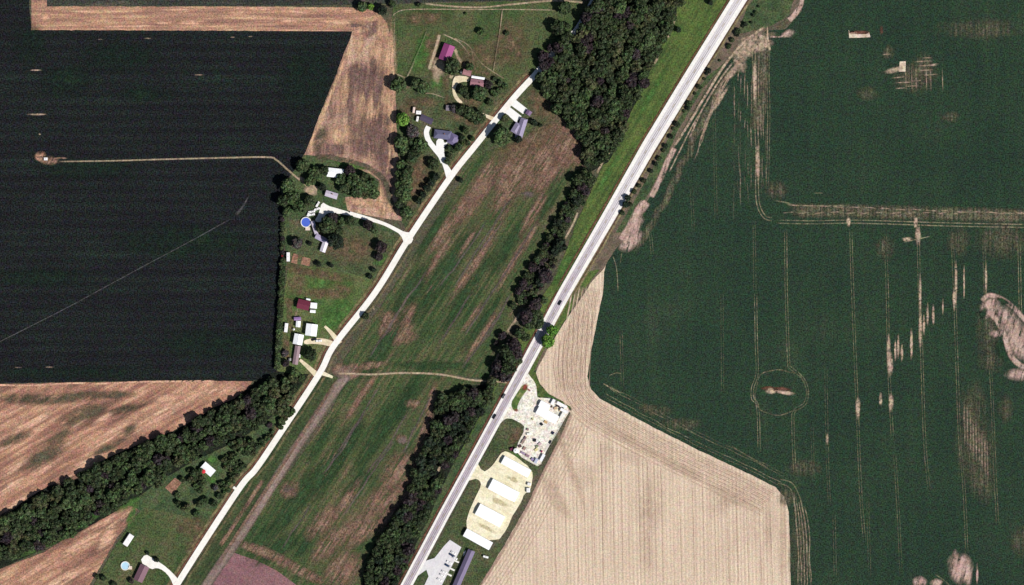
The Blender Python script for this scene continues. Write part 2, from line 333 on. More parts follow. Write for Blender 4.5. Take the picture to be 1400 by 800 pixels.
# dark crop field: faint tints, bare specks, the drainage line, the lane to the well
s = Strips()
for x, y, rx, ry in ((90, 110, 40, 26), (200, 128, 42, 12), (160, 78, 60, 20), (120, 232, 70, 16), (300, 470, 90, 20), (40, 60, 24, 30), (100, 510, 110, 9), (60, 380, 70, 14), (420, 110, 40, 50), (250, 330, 90, 24)): s.blob(x, y, rx, ry, 0, .55)
s.build('dim_green_crop', Z1, M_DGRN)
s = Strips()
for x, y, rx, ry in ((49, 96, 10, 1.6), (52, 156.5, 16, 2.2), (54.5, 183.5, 2.2, 2), (203, 52.5, 7, 1.4), (272, 102.5, 8, 1.2), (137, 54, 4, 1.3), (318, 51, 4, 1.3), (343, 50, 4, 1.3), (25, 502.5, 6, 1.3), (68, 502, 8, 1.6)): s.blob(x, y, rx * .8, ry * .6, 0, .85 if 60 < y < 300 else .5)
s.build('bare_soil_speck', Z1 + .05, M_PALE)
s = Strips(); s.ribbon([(-60, 497), (0, 467), (32, 451), (95, 419), (130, 400), (200, 362), (262, 329), (316, 299)], 1.6, cover=1.0)
s.ribbon([(322, 294), (331, 284), (340, 268)], lambda t: 5.5 * (1 - .6 * t), cover=.9); s.build('drainage_line', Z1 + .06, M_FAINT)
s = Strips(); s.ribbon([(80, 221), (150, 220), (220, 218), (300, 216), (365, 215), (378, 219), (392, 231), (406, 243), (418, 252)], lambda t: 2.3 + 1.2 * t, cover=.8); s.build('farm_lane', Z1 + .08, M_SAND)
s = Strips(); s.blob(56, 214, 8, 7, 0, 1.3); s.blob(68, 220, 12, 6, 0, 1.2); s.ribbon([(72, 217), (85, 216), (93, 217)], 2.5); s.build('well_pad_soil', Z1 + .085, M_BROWN)
s = Strips(); s.blob(54, 215, 6, 5, 0, 1.0); s.build('well_pad_sand', Z1 + .09, M_GOLD)

# stubble strips, top left
s = Strips(); r = random.Random(3)
for x, y, rx, ry in ((62, 24, 8, 6), (240, 15, 26, 4), (330, 18, 24, 4), (262, 31, 22, 4), (225, 31, 16, 3), (400, 17, 30, 5), (396, 30, 16, 4), (480, 17, 22, 6), (460, 30, 30, 4), (350, 12, 40, 3), (495, 44, 12, 8), (120, 16, 26, 3), (180, 36, 60, 2)): s.blob(x, y, rx, ry, 0, .9)
s.ribbon([(50, 39.5), (200, 40), (470, 42)], 2.2, cover=.7); s.build('straw_streak', Z1, M_GOLD)
s = Strips()
for x, y, rx, ry, a in ((515, 75, 26, 12, 80), (533, 90, 10, 60, 0), (522, 40, 10, 16, 0), (520, 125, 14, 40, 0), (505, 150, 14, 40, 8), (470, 130, 10, 24, -20), (465, 185, 22, 14, 0), (532, 205, 8, 22, 0), (524, 270, 8, 30, 0), (530, 284, 26, 7, -15), (497, 278, 24, 6, -10), (478, 112, 10, 30, -20), (490, 60, 8, 12, 0), (535, 160, 6, 40, 0), (495, 190, 10, 18, 0)): s.blob(x, y, rx, ry, a, .95)
s.ribbon([(480, 60), (462, 105), (440, 160), (422, 204)], 6, cover=.9); s.build('straw_streak', Z1, M_GOLDV)
s = Strips()
for x, y, rx, ry, a in ((505, 40, 10, 14, -40), (484, 100, 10, 14, 0), (502, 118, 5, 30, 3), (478, 150, 6, 26, 0), (520, 165, 14, 10, 0), (455, 150, 6, 12, 0), (528, 225, 12, 50, 4), (505, 185, 26, 30, -15), (516, 120, 12, 40, 4), (488, 110, 12, 26, -14), (500, 205, 30, 10, -25), (455, 205, 20, 10, 0), (485, 35, 14, 3, 0), (510, 90, 5, 16, 0)): s.blob(x, y, rx, ry, a, .85)
s.build('damp_stubble', Z1 + .02, M_UMBER)
s = Strips(); s.ribbon([(430, 214), (460, 217), (490, 224), (515, 236), (530, 258), (540, 290)], 9, cover=.9, wob=3); s.blob(438, 190, 8, 22, -18, .8); s.build('weedy_margin', Z1 + .03, M_GREYG)

# stubble fields, lower left
s = Strips()
for x, y, rx, ry, a in ((40, 578, 50, 8, 28), (25, 560, 26, 4, 20), (110, 575, 40, 5, 32), (250, 548, 60, 10, 22), (205, 575, 60, 11, 30), (150, 595, 50, 8, 32), (110, 640, 44, 9, 32), (60, 640, 40, 6, 34), (20, 640, 30, 5, 32), (20, 690, 24, 5, 36), (300, 535, 40, 6, 8), (230, 545, 20, 7, 10), (145, 570, 20, 5, 30), (12, 608, 30, 4, 30), (90, 610, 36, 4, 32), (60, 545, 50, 4, 4), (15, 665, 24, 6, 34),
                        (60, 775, 60, 8, 28), (110, 745, 50, 7, 30), (150, 730, 10, 30, -30), (90, 790, 60, 7, 30), (20, 795, 40, 5, 22), (172, 706, 12, 14, -30), (140, 715, 30, 5, 28)): s.blob(x, y, rx, ry, a, .9)
s.ribbon([(-20, 526), (40, 527), (100, 524), (140, 524.5), (200, 522), (300, 521)], 3, cover=1.1); s.build('straw_streak', Z1, M_GOLDD)
s = Strips()
for x, y, rx, ry, a in ((110, 568, 40, 12, 22), (60, 625, 40, 12, 30), (90, 545, 60, 8, 5), (170, 560, 26, 7, 15), (75, 600, 30, 8, 30), (178, 588, 12, 6, 40), (20, 600, 30, 8, 25), (150, 610, 30, 6, 25), (30, 545, 40, 8, 0), (150, 540, 40, 6, 0)): s.blob(x, y, rx, ry, a, .7)
s.build('weedy_patch', Z1 + .02, M_GREYG)

# patchy crop fields in the middle
s = Strips()
s.blob(760, 200, 60, 30, 50, 1.2); s.blob(700, 225, 50, 14, 54, 1.1); s.blob(650, 275, 50, 10, 54, 1.1); s.blob(540, 450, 20, 24, 40, 1.5); s.blob(554, 432, 10, 22, -30, 1.3); s.blob(556, 462, 16, 8, 10, 1.2)
for x, y, rx, ry, a in ((745, 225, 60, 28, 50), (775, 205, 26, 18, 60), (720, 200, 34, 12, 30), (660, 250, 50, 14, 55), (620, 300, 60, 11, 52), (700, 250, 60, 14, 57), (790, 215, 12, 20, 10), (548, 452, 20, 18, 0), (560, 425, 16, 8, 60), (535, 440, 14, 20, 40), (680, 310, 44, 5, 57), (650, 360, 60, 6, 57), (645, 435, 26, 4, 55), (660, 455, 44, 5, 57), (720, 330, 40, 5, 60), (500, 500, 30, 6, 5), (482, 512, 14, 7, 20), (700, 360, 50, 5, 60), (600, 350, 40, 5, 57), (640, 330, 30, 4, 57), (730, 290, 40, 8, 60),
                        (490, 548, 40, 5, 57), (502, 532, 34, 4, 57), (563, 552, 12, 6, 0), (588, 560, 7, 40, -12), (549, 600, 8, 7, 0), (575, 610, 8, 40, -14), (545, 650, 24, 36, -30), (520, 690, 34, 24, 30), (500, 720, 40, 18, 40), (455, 740, 40, 14, 45), (440, 715, 30, 14, 45), (530, 715, 26, 12, 50), (470, 780, 30, 24, 40), (400, 775, 70, 8, -28), (360, 755, 40, 7, -20), (470, 690, 50, 7, 57), (395, 668, 16, 12, 40), (560, 665, 10, 30, -30)): s.blob(x, y, rx, ry, a, .9)
s.build('brown_soil_patch', Z1, M_BROWN)
s = Strips()
for x, y, rx, ry, a in ((610, 370, 80, 14, 57), (560, 400, 60, 12, 57), (700, 330, 60, 8, 57), (640, 400, 70, 10, 57), (520, 480, 50, 12, 57), (590, 500, 60, 6, 0), (590, 320, 50, 6, 57), (660, 440, 50, 7, 57), (560, 540, 60, 12, 57), (520, 590, 70, 12, 57), (450, 640, 70, 16, 57), (400, 690, 60, 12, 57), (470, 620, 60, 8, 57), (380, 750, 40, 12, 30), (490, 660, 30, 8, 40), (420, 740, 30, 6, 57), (540, 570, 50, 7, 57), (355, 740, 30, 8, 57), (750, 280, 30, 6, 57), (440, 600, 40, 8, 57)): s.blob(x, y, rx, ry, a, .9)
s.build('green_regrowth', Z1 + .02, M_GREENP)
s = Strips()
for p in ([(700, 270), (660, 330), (620, 395)], [(735, 300), (700, 360), (660, 420), (635, 460)], [(560, 400), (530, 450), (505, 490)], [(585, 370), (555, 410), (525, 460)], [(690, 300), (650, 352)], [(425, 690), (400, 728), (385, 750)], [(600, 470), (620, 440), (645, 400)], [(590, 540), (570, 580), (550, 620)], [(665, 300), (640, 340), (600, 395)], [(700, 400), (670, 450), (630, 505)], [(520, 528), (490, 575), (460, 620)], [(560, 560), (530, 610), (500, 650)], [(540, 600), (500, 660), (470, 705)], [(690, 420), (660, 470)], [(500, 560), (470, 610), (440, 650)], [(712, 264), (722, 264), (728, 266)]):
    s.ribbon(p, 3.2, cover=.55, wob=2)
s.blob(723, 266, 8, 5, 0, .8); s.blob(550, 602, 7, 6, 0, .8); s.blob(395, 668, 10, 6, 0, .4)
s.build('pale_streak', Z1 + .04, M_VIO)
s = Strips(); s.ribbon([(462, 511), (480, 511), (510, 512), (550, 510), (590, 511), (615, 514), (640, 519), (672, 522)], 3.4); s.ribbon([(672, 521), (700, 524)], 3)
s.ribbon([(668, 520), (673, 508), (676, 496), (684, 480)], 4, cover=.8); s.ribbon([(693, 455), (703, 440), (712, 428), (724, 420), (730, 405)], 4.5, cover=.8)
s.ribbon([(836, 204), (824, 222), (816, 237)], 3.5); s.ribbon([(790, 290), (784, 305), (772, 328)], 3.5); s.ribbon([(757, 350), (750, 368), (738, 392)], 3.5, cover=.8)
s.ribbon([(925, 20), (918, 40), (913, 52)], 3.5); s.ribbon([(900, 78), (893, 90)], 3.5); s.ribbon([(606, 628), (600, 642), (589, 665)], 4.5); s.ribbon([(590, 636), (583, 650)], 3)
s.ribbon([(513, 780), (506, 792), (500, 806)], 4, cover=.7); s.ribbon([(534, 725), (524, 745), (518, 760)], 3, cover=.6)
s.build('dirt_track', Z1 + .06, M_SAND)
s = Strips(); s.ribbon([(476, 512), (462, 528), (440, 560), (400, 620), (362, 680), (325, 738), (292, 786), (262, 832), (240, 880)], 15, cover=1.3); s.blob(468, 508, 14, 9, 0, 1.1); s.build('fallow_strip', Z1 + .05, ground_mat('tan_fallow', [(112, 96, 92), (138, 120, 112), (160, 142, 130)], 57, 60, 2, .8, 20, .4, .14, alpha=True, an=.35, ascale=.15))
s = Strips(); s.ribbon([(466, 520), (428, 580), (390, 640), (350, 700), (300, 778)], 5, off=5, cover=.9); s.blob(465, 505, 12, 9, 0, 1.0); s.ribbon([(360, 655), (330, 702), (300, 748)], 7, cover=.9); s.build('fallow_edge', Z1 + .055, M_BROWN)

# green crop field: tramlines, bare spots, headland
s = Strips()
def pair(pts, gap=3.2, wd=1.25, cov=.6):
    cov *= .8
    s.ribbon(pts, wd, off=-gap / 2, cover=cov); s.ribbon(pts, wd, off=gap / 2, cover=cov)
for p, c in (([(1074, 312), (1075, 400), (1078, 490), (1080, 502), (1090, 510), (1099, 520), (1104, 536), (1100, 552), (1086, 562), (1084, 580), (1086, 640)], .95), ([(1033, 400), (1034, 470), (1035, 510), (1029, 530), (1029, 545), (1036, 558), (1038, 620)], 1.15), ([(1031, 300), (1032, 400)], .4), ([(987, 400), (988, 540)], .4), ([(975, 100), (977, 200), (979, 300)], .35), ([(1163, 312), (1165, 380), (1168, 460), (1172, 560), (1177, 680), (1182, 740)], .75), ([(1210, 312), (1213, 400), (1215, 500), (1220, 600)], .7), ([(1255, 300), (1257, 400), (1260, 480), (1264, 600), (1270, 670)], .75), ([(1302, 330), (1305, 400), (1309, 520), (1312, 600), (1318, 670), (1322, 760)], .75), ([(1345, 312), (1347, 400), (1355, 520), (1360, 640), (1364, 720)], .6), ([(1223, 620), (1228, 700), (1232, 790)], .55), ([(1129, 500), (1131, 620), (1134, 690)], .4), ([(849, 450), (851, 530)], .5), ([(889, 318), (892, 350)], .7), ([(1110, 580), (1112, 660)], .3), ([(1140, 700), (1142, 790)], .45), ([(1186, 680), (1189, 790)], .35), ([(1393, 328), (1395, 430)], 1.3), ([(945, 250), (948, 320)], .3), ([(1085, 610), (1087, 650)], .8)):
    pair(p, cov=c)
pair([(1052, 45), (1050, 100), (1051, 160), (1049, 260)], 3, 1.6, .8); pair([(1030, 60), (1032, 130), (1035, 200), (1035, 262), (1038, 284), (1046, 297), (1056, 300)], 4, 2.0, 1.1)
pair([(1062, 303), (1110, 304), (1160, 303), (1220, 304.5), (1300, 307), (1400, 309), (1500, 311)], 4.2, 2.0, 1.35); s.ribbon([(1058, 274), (1075, 277), (1095, 281), (1160, 281)], 2.0, cover=1.0); s.ribbon([(1065, 275), (1085, 280), (1094, 282)], 1.5, cover=.8)
s.ribbon([(824, 524), (838, 532), (850, 538)], 2, cover=.8); s.ribbon([(832, 514), (842, 510), (850, 511)], 1.6, cover=.7); s.ribbon([(936, 585), (956, 596), (972, 604)], 1.8, cover=.6); s.ribbon([(1000, 610), (1030, 628), (1050, 640)], 2, cover=.6)
s.ribbon([(1032, 528), (1040, 512), (1058, 506), (1078, 507), (1094, 514), (1104, 532), (1102, 550), (1088, 562), (1062, 566), (1042, 562), (1033, 548), (1032, 528)], 2.2, cover=.5, wob=4)
for o_, c_ in ((-7, .5), (-11, .75), (-20, .5), (-24, .35)): s.ribbon([(822, 547), (842, 559), (900, 590), (960, 620), (1020, 648), (1066, 672)], 1.4, off=o_, cover=c_, wob=2)
s.ribbon([(1278, 785), (1290, 793), (1298, 800)], 2, cover=.7); s.ribbon([(1112, 264), (1126, 264)], 1.6, cover=.9); s.ribbon([(1236, 331), (1250, 328), (1272, 323)], 1.8, cover=1.1)
s.ribbon([(1066, 655), (1082, 660), (1090, 672), (1096, 690), (1102, 730), (1108, 800)], 2.0, cover=1.0); s.ribbon([(1062, 660), (1078, 666), (1084, 680), (1090, 730), (1094, 800)], 2.0, cover=.6)
s.ribbon([(838, 350), (843, 368), (845, 400)], 1.8, cover=.9); s.ribbon([(850, 345), (848, 360)], 1.6, cover=.8)
s.build('wheel_track', Z1, M_TRACK)
s = Strips()
s.ribbon([(1080, 288), (1160, 289), (1240, 291), (1320, 293), (1400, 295), (1480, 296)], 22, cover=.85)
for x, y, rx, ry in ((1330, 560, 22, 36), (1335, 620, 30, 50), (1345, 660, 16, 30), (1250, 105, 30, 24), (1262, 95, 18, 20), (1215, 72, 8, 10), (1340, 40, 60, 14), (1185, 128, 14, 10), (1210, 340, 14, 16), (1370, 330, 40, 26), (1310, 330, 16, 20), (1100, 640, 24, 12), (900, 562, 20, 8), (885, 558, 14, 6), (930, 580, 30, 9), (1062, 260, 16, 14), (1092, 750, 14, 60), (1350, 450, 18, 40), (1355, 495, 18, 14), (1375, 560, 10, 20), (1400, 740, 20, 20), (1075, 680, 14, 14), (1300, 160, 12, 8)): s.blob(x, y, rx, ry, 0, .55)
s.ribbon([(1000, 90), (978, 130), (955, 180), (930, 230), (905, 280), (885, 320), (865, 345)], 12, cover=.7, wob=4); s.ribbon([(1045, 60), (1040, 120), (1034, 180)], 22, cover=.7)
s.build('thin_crop_patch', Z1 + .03, M_DULL)
s = Strips()
for x, y, rx, ry in ((1215, 484, 2.8, 26), (1217, 498, 4, 16), (1224, 480, 1.6, 14), (1228, 474, 1.6, 16), (1233, 482, 1.8, 12), (1246, 470, 2, 20), (1258, 450, 2.2, 30), (1263, 445, 1.6, 14), (1268, 430, 1.8, 14), (1276, 430, 1.8, 14), (1305, 408, 3, 14), (1173, 558, 3, 16), (1204, 546, 2.2, 9), (1218, 550, 3.4, 12), (1289, 420, 1.2, 10), (1307, 385, 1.8, 26), (1318, 385, 1.2, 22), (1348, 380, 1.8, 20), (1258, 402, 1.8, 26), (1131, 600, 1.6, 8), (1255, 322, 4, 12), (1160, 303, 3, 6), (1252, 304, 3, 8), (1036, 222, 3, 26), (1032, 110, 3, 30)): s.blob(x, y, rx, ry, 0, 1.25)
s.blob(1018, 70, 20, 12, 40, 1.0); s.blob(1040, 62, 16, 9, 20, 1.1); s.blob(1000, 100, 14, 5, 50, .9); s.blob(985, 135, 20, 3, 58, 1.0); s.blob(1034, 52, 26, 6, 10, .7); s.blob(1012, 88, 8, 12, 20, .8)
s.ribbon([(1046, 36), (1015, 60), (990, 90), (965, 130), (940, 172), (922, 200)], 4, cover=1.0); s.ribbon([(1040, 44), (1010, 76), (985, 108), (960, 150), (942, 190)], 3, cover=.7); s.ribbon([(1049, 36), (1050, 55), (1053, 70)], lambda t: 2 + 2 * t, cover=1.3)
s.ribbon([(960, 150), (945, 175), (930, 205), (915, 235)], 2.5, cover=.7)
s.blob(1222, 96, 14, 4, 15, .8)
for k_, (x_, y_, l_) in enumerate(((1228, 106, 10), (1236, 113, 12), (1246, 118, 10), (1232, 121, 8), (1262, 84, 14), (1268, 90, 14), (1264, 96, 12), (1272, 102, 10), (1266, 79, 8), (1212, 74, 6), (1276, 88, 8), (1252, 110, 8))): s.ribbon([(x_ - l_, y_ + .6), (x_ + l_, y_ - .6)], 1.8, cover=.55, wob=1)
for x_ in (1238, 1246, 1266, 1272, 1288, 1252): s.ribbon([(x_, 92), (x_ + 1, 126)], 1.6, cover=.45)
for k_ in range(9): s.ribbon([(1044 - k_ * 3.5, 52 + k_ * 3), (1012 - k_ * 4, 84 + k_ * 5), (985 - k_ * 3, 126 + k_ * 7), (962 - k_ * 1.5, 172 + k_ * 6)], 1.4, cover=.62 - .03 * k_, wob=3)
rq = random.Random(5)
for x_ in (1003, 1009, 1012, 1018, 1022, 1027, 1036, 1040, 1043, 1047):
    y_ = 62 + (1050 - x_) * .8 + rq.uniform(0, 26)
    while y_ < 250:
        l_ = rq.uniform(14, 60); s.ribbon([(x_ + rq.uniform(-1, 1), y_), (x_ + rq.uniform(-1, 1) + .6, y_ + l_)], rq.uniform(1.1, 2.2), cover=rq.uniform(.15, .6) * (1.2 - y_ / 320), wob=1); y_ += l_ + rq.uniform(0, 30)
for k_ in range(9): s.ribbon([(1318 + k_ * 4, 545 + k_ * 7), (1319 + k_ * 4, 610 + k_ * 6)], 2.4, cover=.38, wob=1)
for k_ in range(5): s.ribbon([(1084 + k_ * 4, 672 + k_ * 5), (1090 + k_ * 4, 730), (1092 + k_ * 4, 810)], 1.5, cover=.45, wob=2)
for k_ in range(16): s.ribbon([(1075 + k_ * 21, 280 + k_ * .8), (1093 + k_ * 21, 281 + k_ * .8)], 1.6, cover=.6, wob=1); s.ribbon([(1070 + k_ * 21, 291 + k_ % 3), (1086 + k_ * 21, 290)], 2.0, cover=.4, wob=1)
s.blob(1240, 327, 7, 3, 0, 1.0); s.blob(1054, 535, 7, 4, 0, 1.2); s.blob(1074, 537, 12, 3, -8, 1.2)
s.build('pale_bare_patch', Z1 + .06, M_PALE)
s = Strips()
s.blob(1312, 775, 16, 20, 0, 1.25); s.blob(1322, 784, 8, 16, 0, 1.1); s.blob(1257, 796, 10, 8, 0, 1.2); s.blob(1280, 797, 8, 6, 0, 1.2); s.blob(1336, 785, 1.6, 14, 0, 1.1); s.blob(1306, 765, 5, 12, 0, 1.0)
s.blob(1354, 420, 13, 14, -40, 1.1); s.blob(1380, 440, 14, 24, 35, 1.0); s.blob(1394, 466, 18, 26, 15, 1.0); s.ribbon([(1342, 412), (1352, 404), (1368, 408), (1385, 420), (1402, 438), (1420, 450)], 8, cover=.9); s.ribbon([(1350, 424), (1364, 440), (1374, 462), (1382, 486), (1396, 500), (1420, 508)], 9, cover=1.0); s.blob(1396, 512, 20, 9, 0, .9); s.blob(1362, 456, 9, 5, 0, .8); s.blob(1430, 470, 30, 50, 0, .9)
s.ribbon([(922, 202), (912, 222), (902, 246), (890, 270)], 9, cover=1.4); s.ribbon([(884, 275), (872, 292), (862, 312), (850, 330)], 15, cover=1.3); s.blob(862, 330, 18, 10, 45, 1.3); s.blob(868, 308, 16, 9, 55, 1.2); s.ribbon([(1098, -10), (1094, 8), (1085, 22), (1078, 28)], 8, cover=1.4); s.blob(1078, 46, 10, 5, 20, .9); s.ribbon([(1052, 50), (1068, 50), (1080, 42)], 3, cover=.8)
s.build('washed_out_soil', Z1 + .07, M_PINKY)
s = Strips(); s.blob(864, 322, 3.5, 6, -20, 1.3); s.blob(1345, 428, 5, 9, -30, 1.2); s.blob(880, 292, 4, 8, -30, 1.1); s.blob(1370, 480, 7, 14, 25, 1.2); s.blob(1372, 412, 12, 3, -25, 1.1); s.build('crop_remnant', Z1 + .08, ground_mat('crop_remnant', [(32, 50, 40), (40, 62, 44), (60, 72, 54)], 90, 20, 2, .5, 12, .5, .25, alpha=True, an=.4, ascale=.2))
# well sites seen as bright notches in the crop
def small_pad(pts, z=0.2): sheet('well_pad', pts, z, MATS['pale_pad'], .3)
MATS['pale_pad'] = ground_mat('pale_pad_', [(176, 150, 130), (214, 196, 176), (240, 226, 206)], 0, 8, 3, .5, 6, .6, .10)
small_pad([(1160, 41), (1164, 46), (1184, 47), (1188, 44), (1190, 51), (1161, 52)])
small_pad([(1230, 84), (1238, 84), (1238, 98), (1229, 98)])
s = Strips(); s.blob(1175, 44.5, 14, 2.6, 0, 1.3); s.blob(1050, 531, 9, 3, 0, 1.2); s.blob(1068, 532, 12, 3, -5, 1.2); s.blob(1205, 42, 2.5, 7, 0, .6); s.build('rusty_soil', Z1 + .11, M_RUST)

# harvested field: bands following its edges
s = Strips()
edge = [(824, 395), (816, 440), (807, 480), (803, 512), (808, 532), (822, 547), (842, 559), (900, 590), (960, 620), (1020, 648), (1062, 670)]
for k in range(9): s.ribbon(edge, 2.4, off=4 + k * 4.6, cover=.62 if k % 2 else .85)
e2 = [(772, 452), (750, 482), (737, 506), (741, 526), (752, 541), (784, 560)]
for k in range(6): s.ribbon([(782, 566), (772, 592), (745, 645), (722, 694), (692, 748), (657, 803), (640, 840)], 2.0, off=-(4.5 + k * 4.5), cover=.7)
for x, y, rx, ry, a in ((860, 600, 60, 6, -30), (780, 640, 6, 60, 20), (1000, 680, 40, 8, -26), (930, 640, 40, 8, -28), (1070, 740, 6, 60, 0), (760, 680, 10, 40, 32)): s.blob(x, y, rx, ry, a, .5)
M_HL = ground_mat('pale_harvested_band', [(196, 172, 150), (214, 190, 168), (228, 206, 184)], 91, 30, 2, .5, 14, .6, .08, alpha=True, an=.6, ascale=.12)
s.build('headland_band', Z1, M_HL)
s = Strips()
for x, y, rx, ry, a in ((885, 720, 12, 60, 0), (890, 690, 26, 40, 0), (980, 690, 20, 20, 0), (1000, 680, 20, 16, 0), (860, 625, 30, 12, -20), (830, 620, 10, 40, 0), (800, 650, 20, 20, 0), (1050, 720, 8, 40, 0), (780, 600, 16, 16, 0)): s.blob(x, y, rx, ry, a, .14)
for k, x in enumerate((823, 838, 850, 874, 880, 887, 896, 905, 930, 948, 962, 978, 995, 1008, 1022, 1040, 1055, 812, 800, 790, 775, 760)):
    y0 = 600 + (x - 820) * .42 if x > 820 else 640 + (820 - x) * 1.1
    s.ribbon([(x - 2, y0), (x, y0 + 60), (x + 2, 800)], 1.3, cover=.95 if x == 823 else .34)
s.ribbon([(782, 566), (772, 592), (745, 645), (722, 694), (692, 748), (657, 803)], 5, off=1, cover=.8)
for k in range(7): s.ribbon([(x, y) for x, y in edge], 1.4, off=6.5 + k * 4.6, cover=.55)
for k in range(9): s.ribbon([(760 + k * 6.4, 470 - min(k, 4) * 14 + 8), (757 + k * 6.2, 500), (762 + k * 5.5, 535)], 1.5, cover=.55)
s.build('furrow', Z1 + .02, ground_mat('darker_furrow_soil', [(160, 134, 120), (174, 146, 130), (186, 158, 142)], 91, 40, 2, .5, 14, .6, .10, alpha=True, an=.6, ascale=.12))  # furrow soil, a tone darker than the harvested field

# pasture, yards, lawns
s = Strips(); s.ribbon([(687, 12), (683, 45), (678, 75), (674, 100)], 1.5); s.ribbon([(538, 22), (541, 18), (560, 13), (640, 13), (700, 13), (762, 14)], 1.6, cover=.8); s.ribbon([(583, 42), (575, 65), (562, 95), (556, 106)], 1.5, cover=.8)
s.ribbon([(540, 20), (539, 60), (541, 95)], 1.5, cover=.5); s.ribbon([(556, 107), (541, 101)], 2, cover=.8); s.ribbon([(620, 52), (640, 62), (660, 88), (690, 108)], 2, cover=.6); s.ribbon([(573, 128), (590, 128), (608, 134)], 2, cover=.6)
s.ribbon([(740, 172), (733, 184), (728, 196)], 2.4, cover=.6); s.ribbon([(604, 46), (628, 58), (644, 78)], 2, cover=.8); s.ribbon([(510, 418), (512, 425)], 2.5, cover=.8)
s.ribbon([(580, 5), (620, 9), (660, 10), (700, 6), (760, 1), (800, 4)], 3.2, cover=.9); s.build('worn_path', Z1 + .02, M_SAND)
s = Strips()
for x, y, rx, ry, a in ((578, 75, 14, 30, -18), (578, 62, 9, 20, -18), (598, 112, 9, 14, 0), (464, 390, 16, 14, 0), (440, 388, 22, 12, 0), (470, 400, 14, 24, -20), (402, 405, 14, 8, 0), (430, 440, 6, 6, 0), (290, 628, 8, 6, 0), (290, 655, 8, 6, 0), (470, 430, 26, 20, 0), (455, 440, 20, 14, 0), (752, 543, 10, 3, -20), (706, 622, 10, 3, -28), (480, 227, 22, 4, -14), (410, 420, 12, 4, 0), (176, 690, 22, 5, 30), (118, 712, 40, 5, 30), (60, 745, 40, 6, 24), (180, 705, 5, 20, -20), (635, 205, 14, 4, 55), (520, 355, 12, 8, 40), (890, 130, 40, 5, 60), (830, 240, 40, 5, 58), (770, 365, 26, 6, 60)): s.blob(x, y, rx, ry, a, .8)
s.build('bright_grass_patch', Z1 + .03, M_LIME)
s = Strips()
for x, y, rx, ry, a in ((592, 68, 6, 30, -18), (594, 88, 5, 26, -18), (586, 60, 6, 12, -18), (566, 245, 20, 20, 0), (575, 235, 14, 26, 0), (570, 258, 16, 10, 0), (566, 262, 12, 8, 0), (612, 138, 6, 8, 0), (610, 115, 6, 12, 0), (640, 165, 40, 8, -20), (560, 150, 20, 14, 0), (580, 140, 24, 8, 0), (560, 280, 10, 10, 0), (735, 140, 16, 22, 20), (750, 150, 16, 16, 0), (745, 180, 24, 12, 20), (720, 198, 30, 8, 0), (700, 205, 30, 8, 10), (650, 95, 26, 8, -20), (445, 375, 50, 8, -12), (460, 398, 26, 12, 0), (405, 385, 14, 20, 0), (435, 400, 30, 6, 0), (430, 405, 16, 5, 0), (480, 340, 40, 20, 0), (396, 430, 5, 28, 5), (392, 475, 5, 24, 5), (397, 412, 8, 6, 0), (400, 366, 12, 5, 0), (425, 372, 14, 6, 0), (585, 48, 4, 3, 0), (645, 140, 16, 8, 0), (625, 235, 6, 12, -20), (275, 740, 30, 14, 40), (708, 592, 8, 9, 30), (703, 601, 9, 7, 30), (706, 596, 6, 8, 30), (655, 75, 36, 20, 0), (700, 60, 26, 30, 0), (580, 25, 36, 10, 0), (265, 720, 24, 14, 0)): s.blob(x, y, rx, ry, a, .6)
s.build('worn_ground', Z1 + .04, ground_mat('worn_ground', [(92, 82, 64), (118, 98, 78), (148, 124, 100)], 57, 14, 4, .6, 9, .7, .2, alpha=True, an=.9, ascale=.12))
s = Strips(); s.ribbon([(601, 47), (597, 62), (592, 78), (586, 96)], 5, cover=1.3); s.ribbon([(622, 66), (626, 78), (632, 86)], 5, cover=1.2); s.ribbon([(618, 101), (616, 108)], 6, cover=1.3); s.ribbon([(635, 83), (634, 92)], 4); s.blob(600, 92, 11, 12, 0, 1.2); s.blob(597, 104, 6, 10, 0, .8)
s.ribbon([(409, 242), (416, 248), (428, 258), (434, 260)], lambda t: 5 + 9 * t, cover=1.6); s.blob(424, 261, 9, 6, -20, 1.5); s.ribbon([(408, 420), (401, 440)], 3, cover=.5); s.blob(452, 312, 5, 6, 0, .4); s.build('sandy_ground', Z1 + .06, M_SAND)

# brown garden beds and bare plots
M_BED = ground_mat('tilled_bed', [(128, 94, 78), (152, 114, 96), (174, 136, 114)], 20, 8, 2, .6, 6, .5, .16)
for p in ([(401, 346), (408, 348), (406, 361), (398, 359)], [(414, 351), (425, 354), (423, 364), (411, 361)], [(239, 653), (248, 660), (236, 676), (226, 667)]):
    sheet('garden_bed', p, 0.22, M_BED, .25)

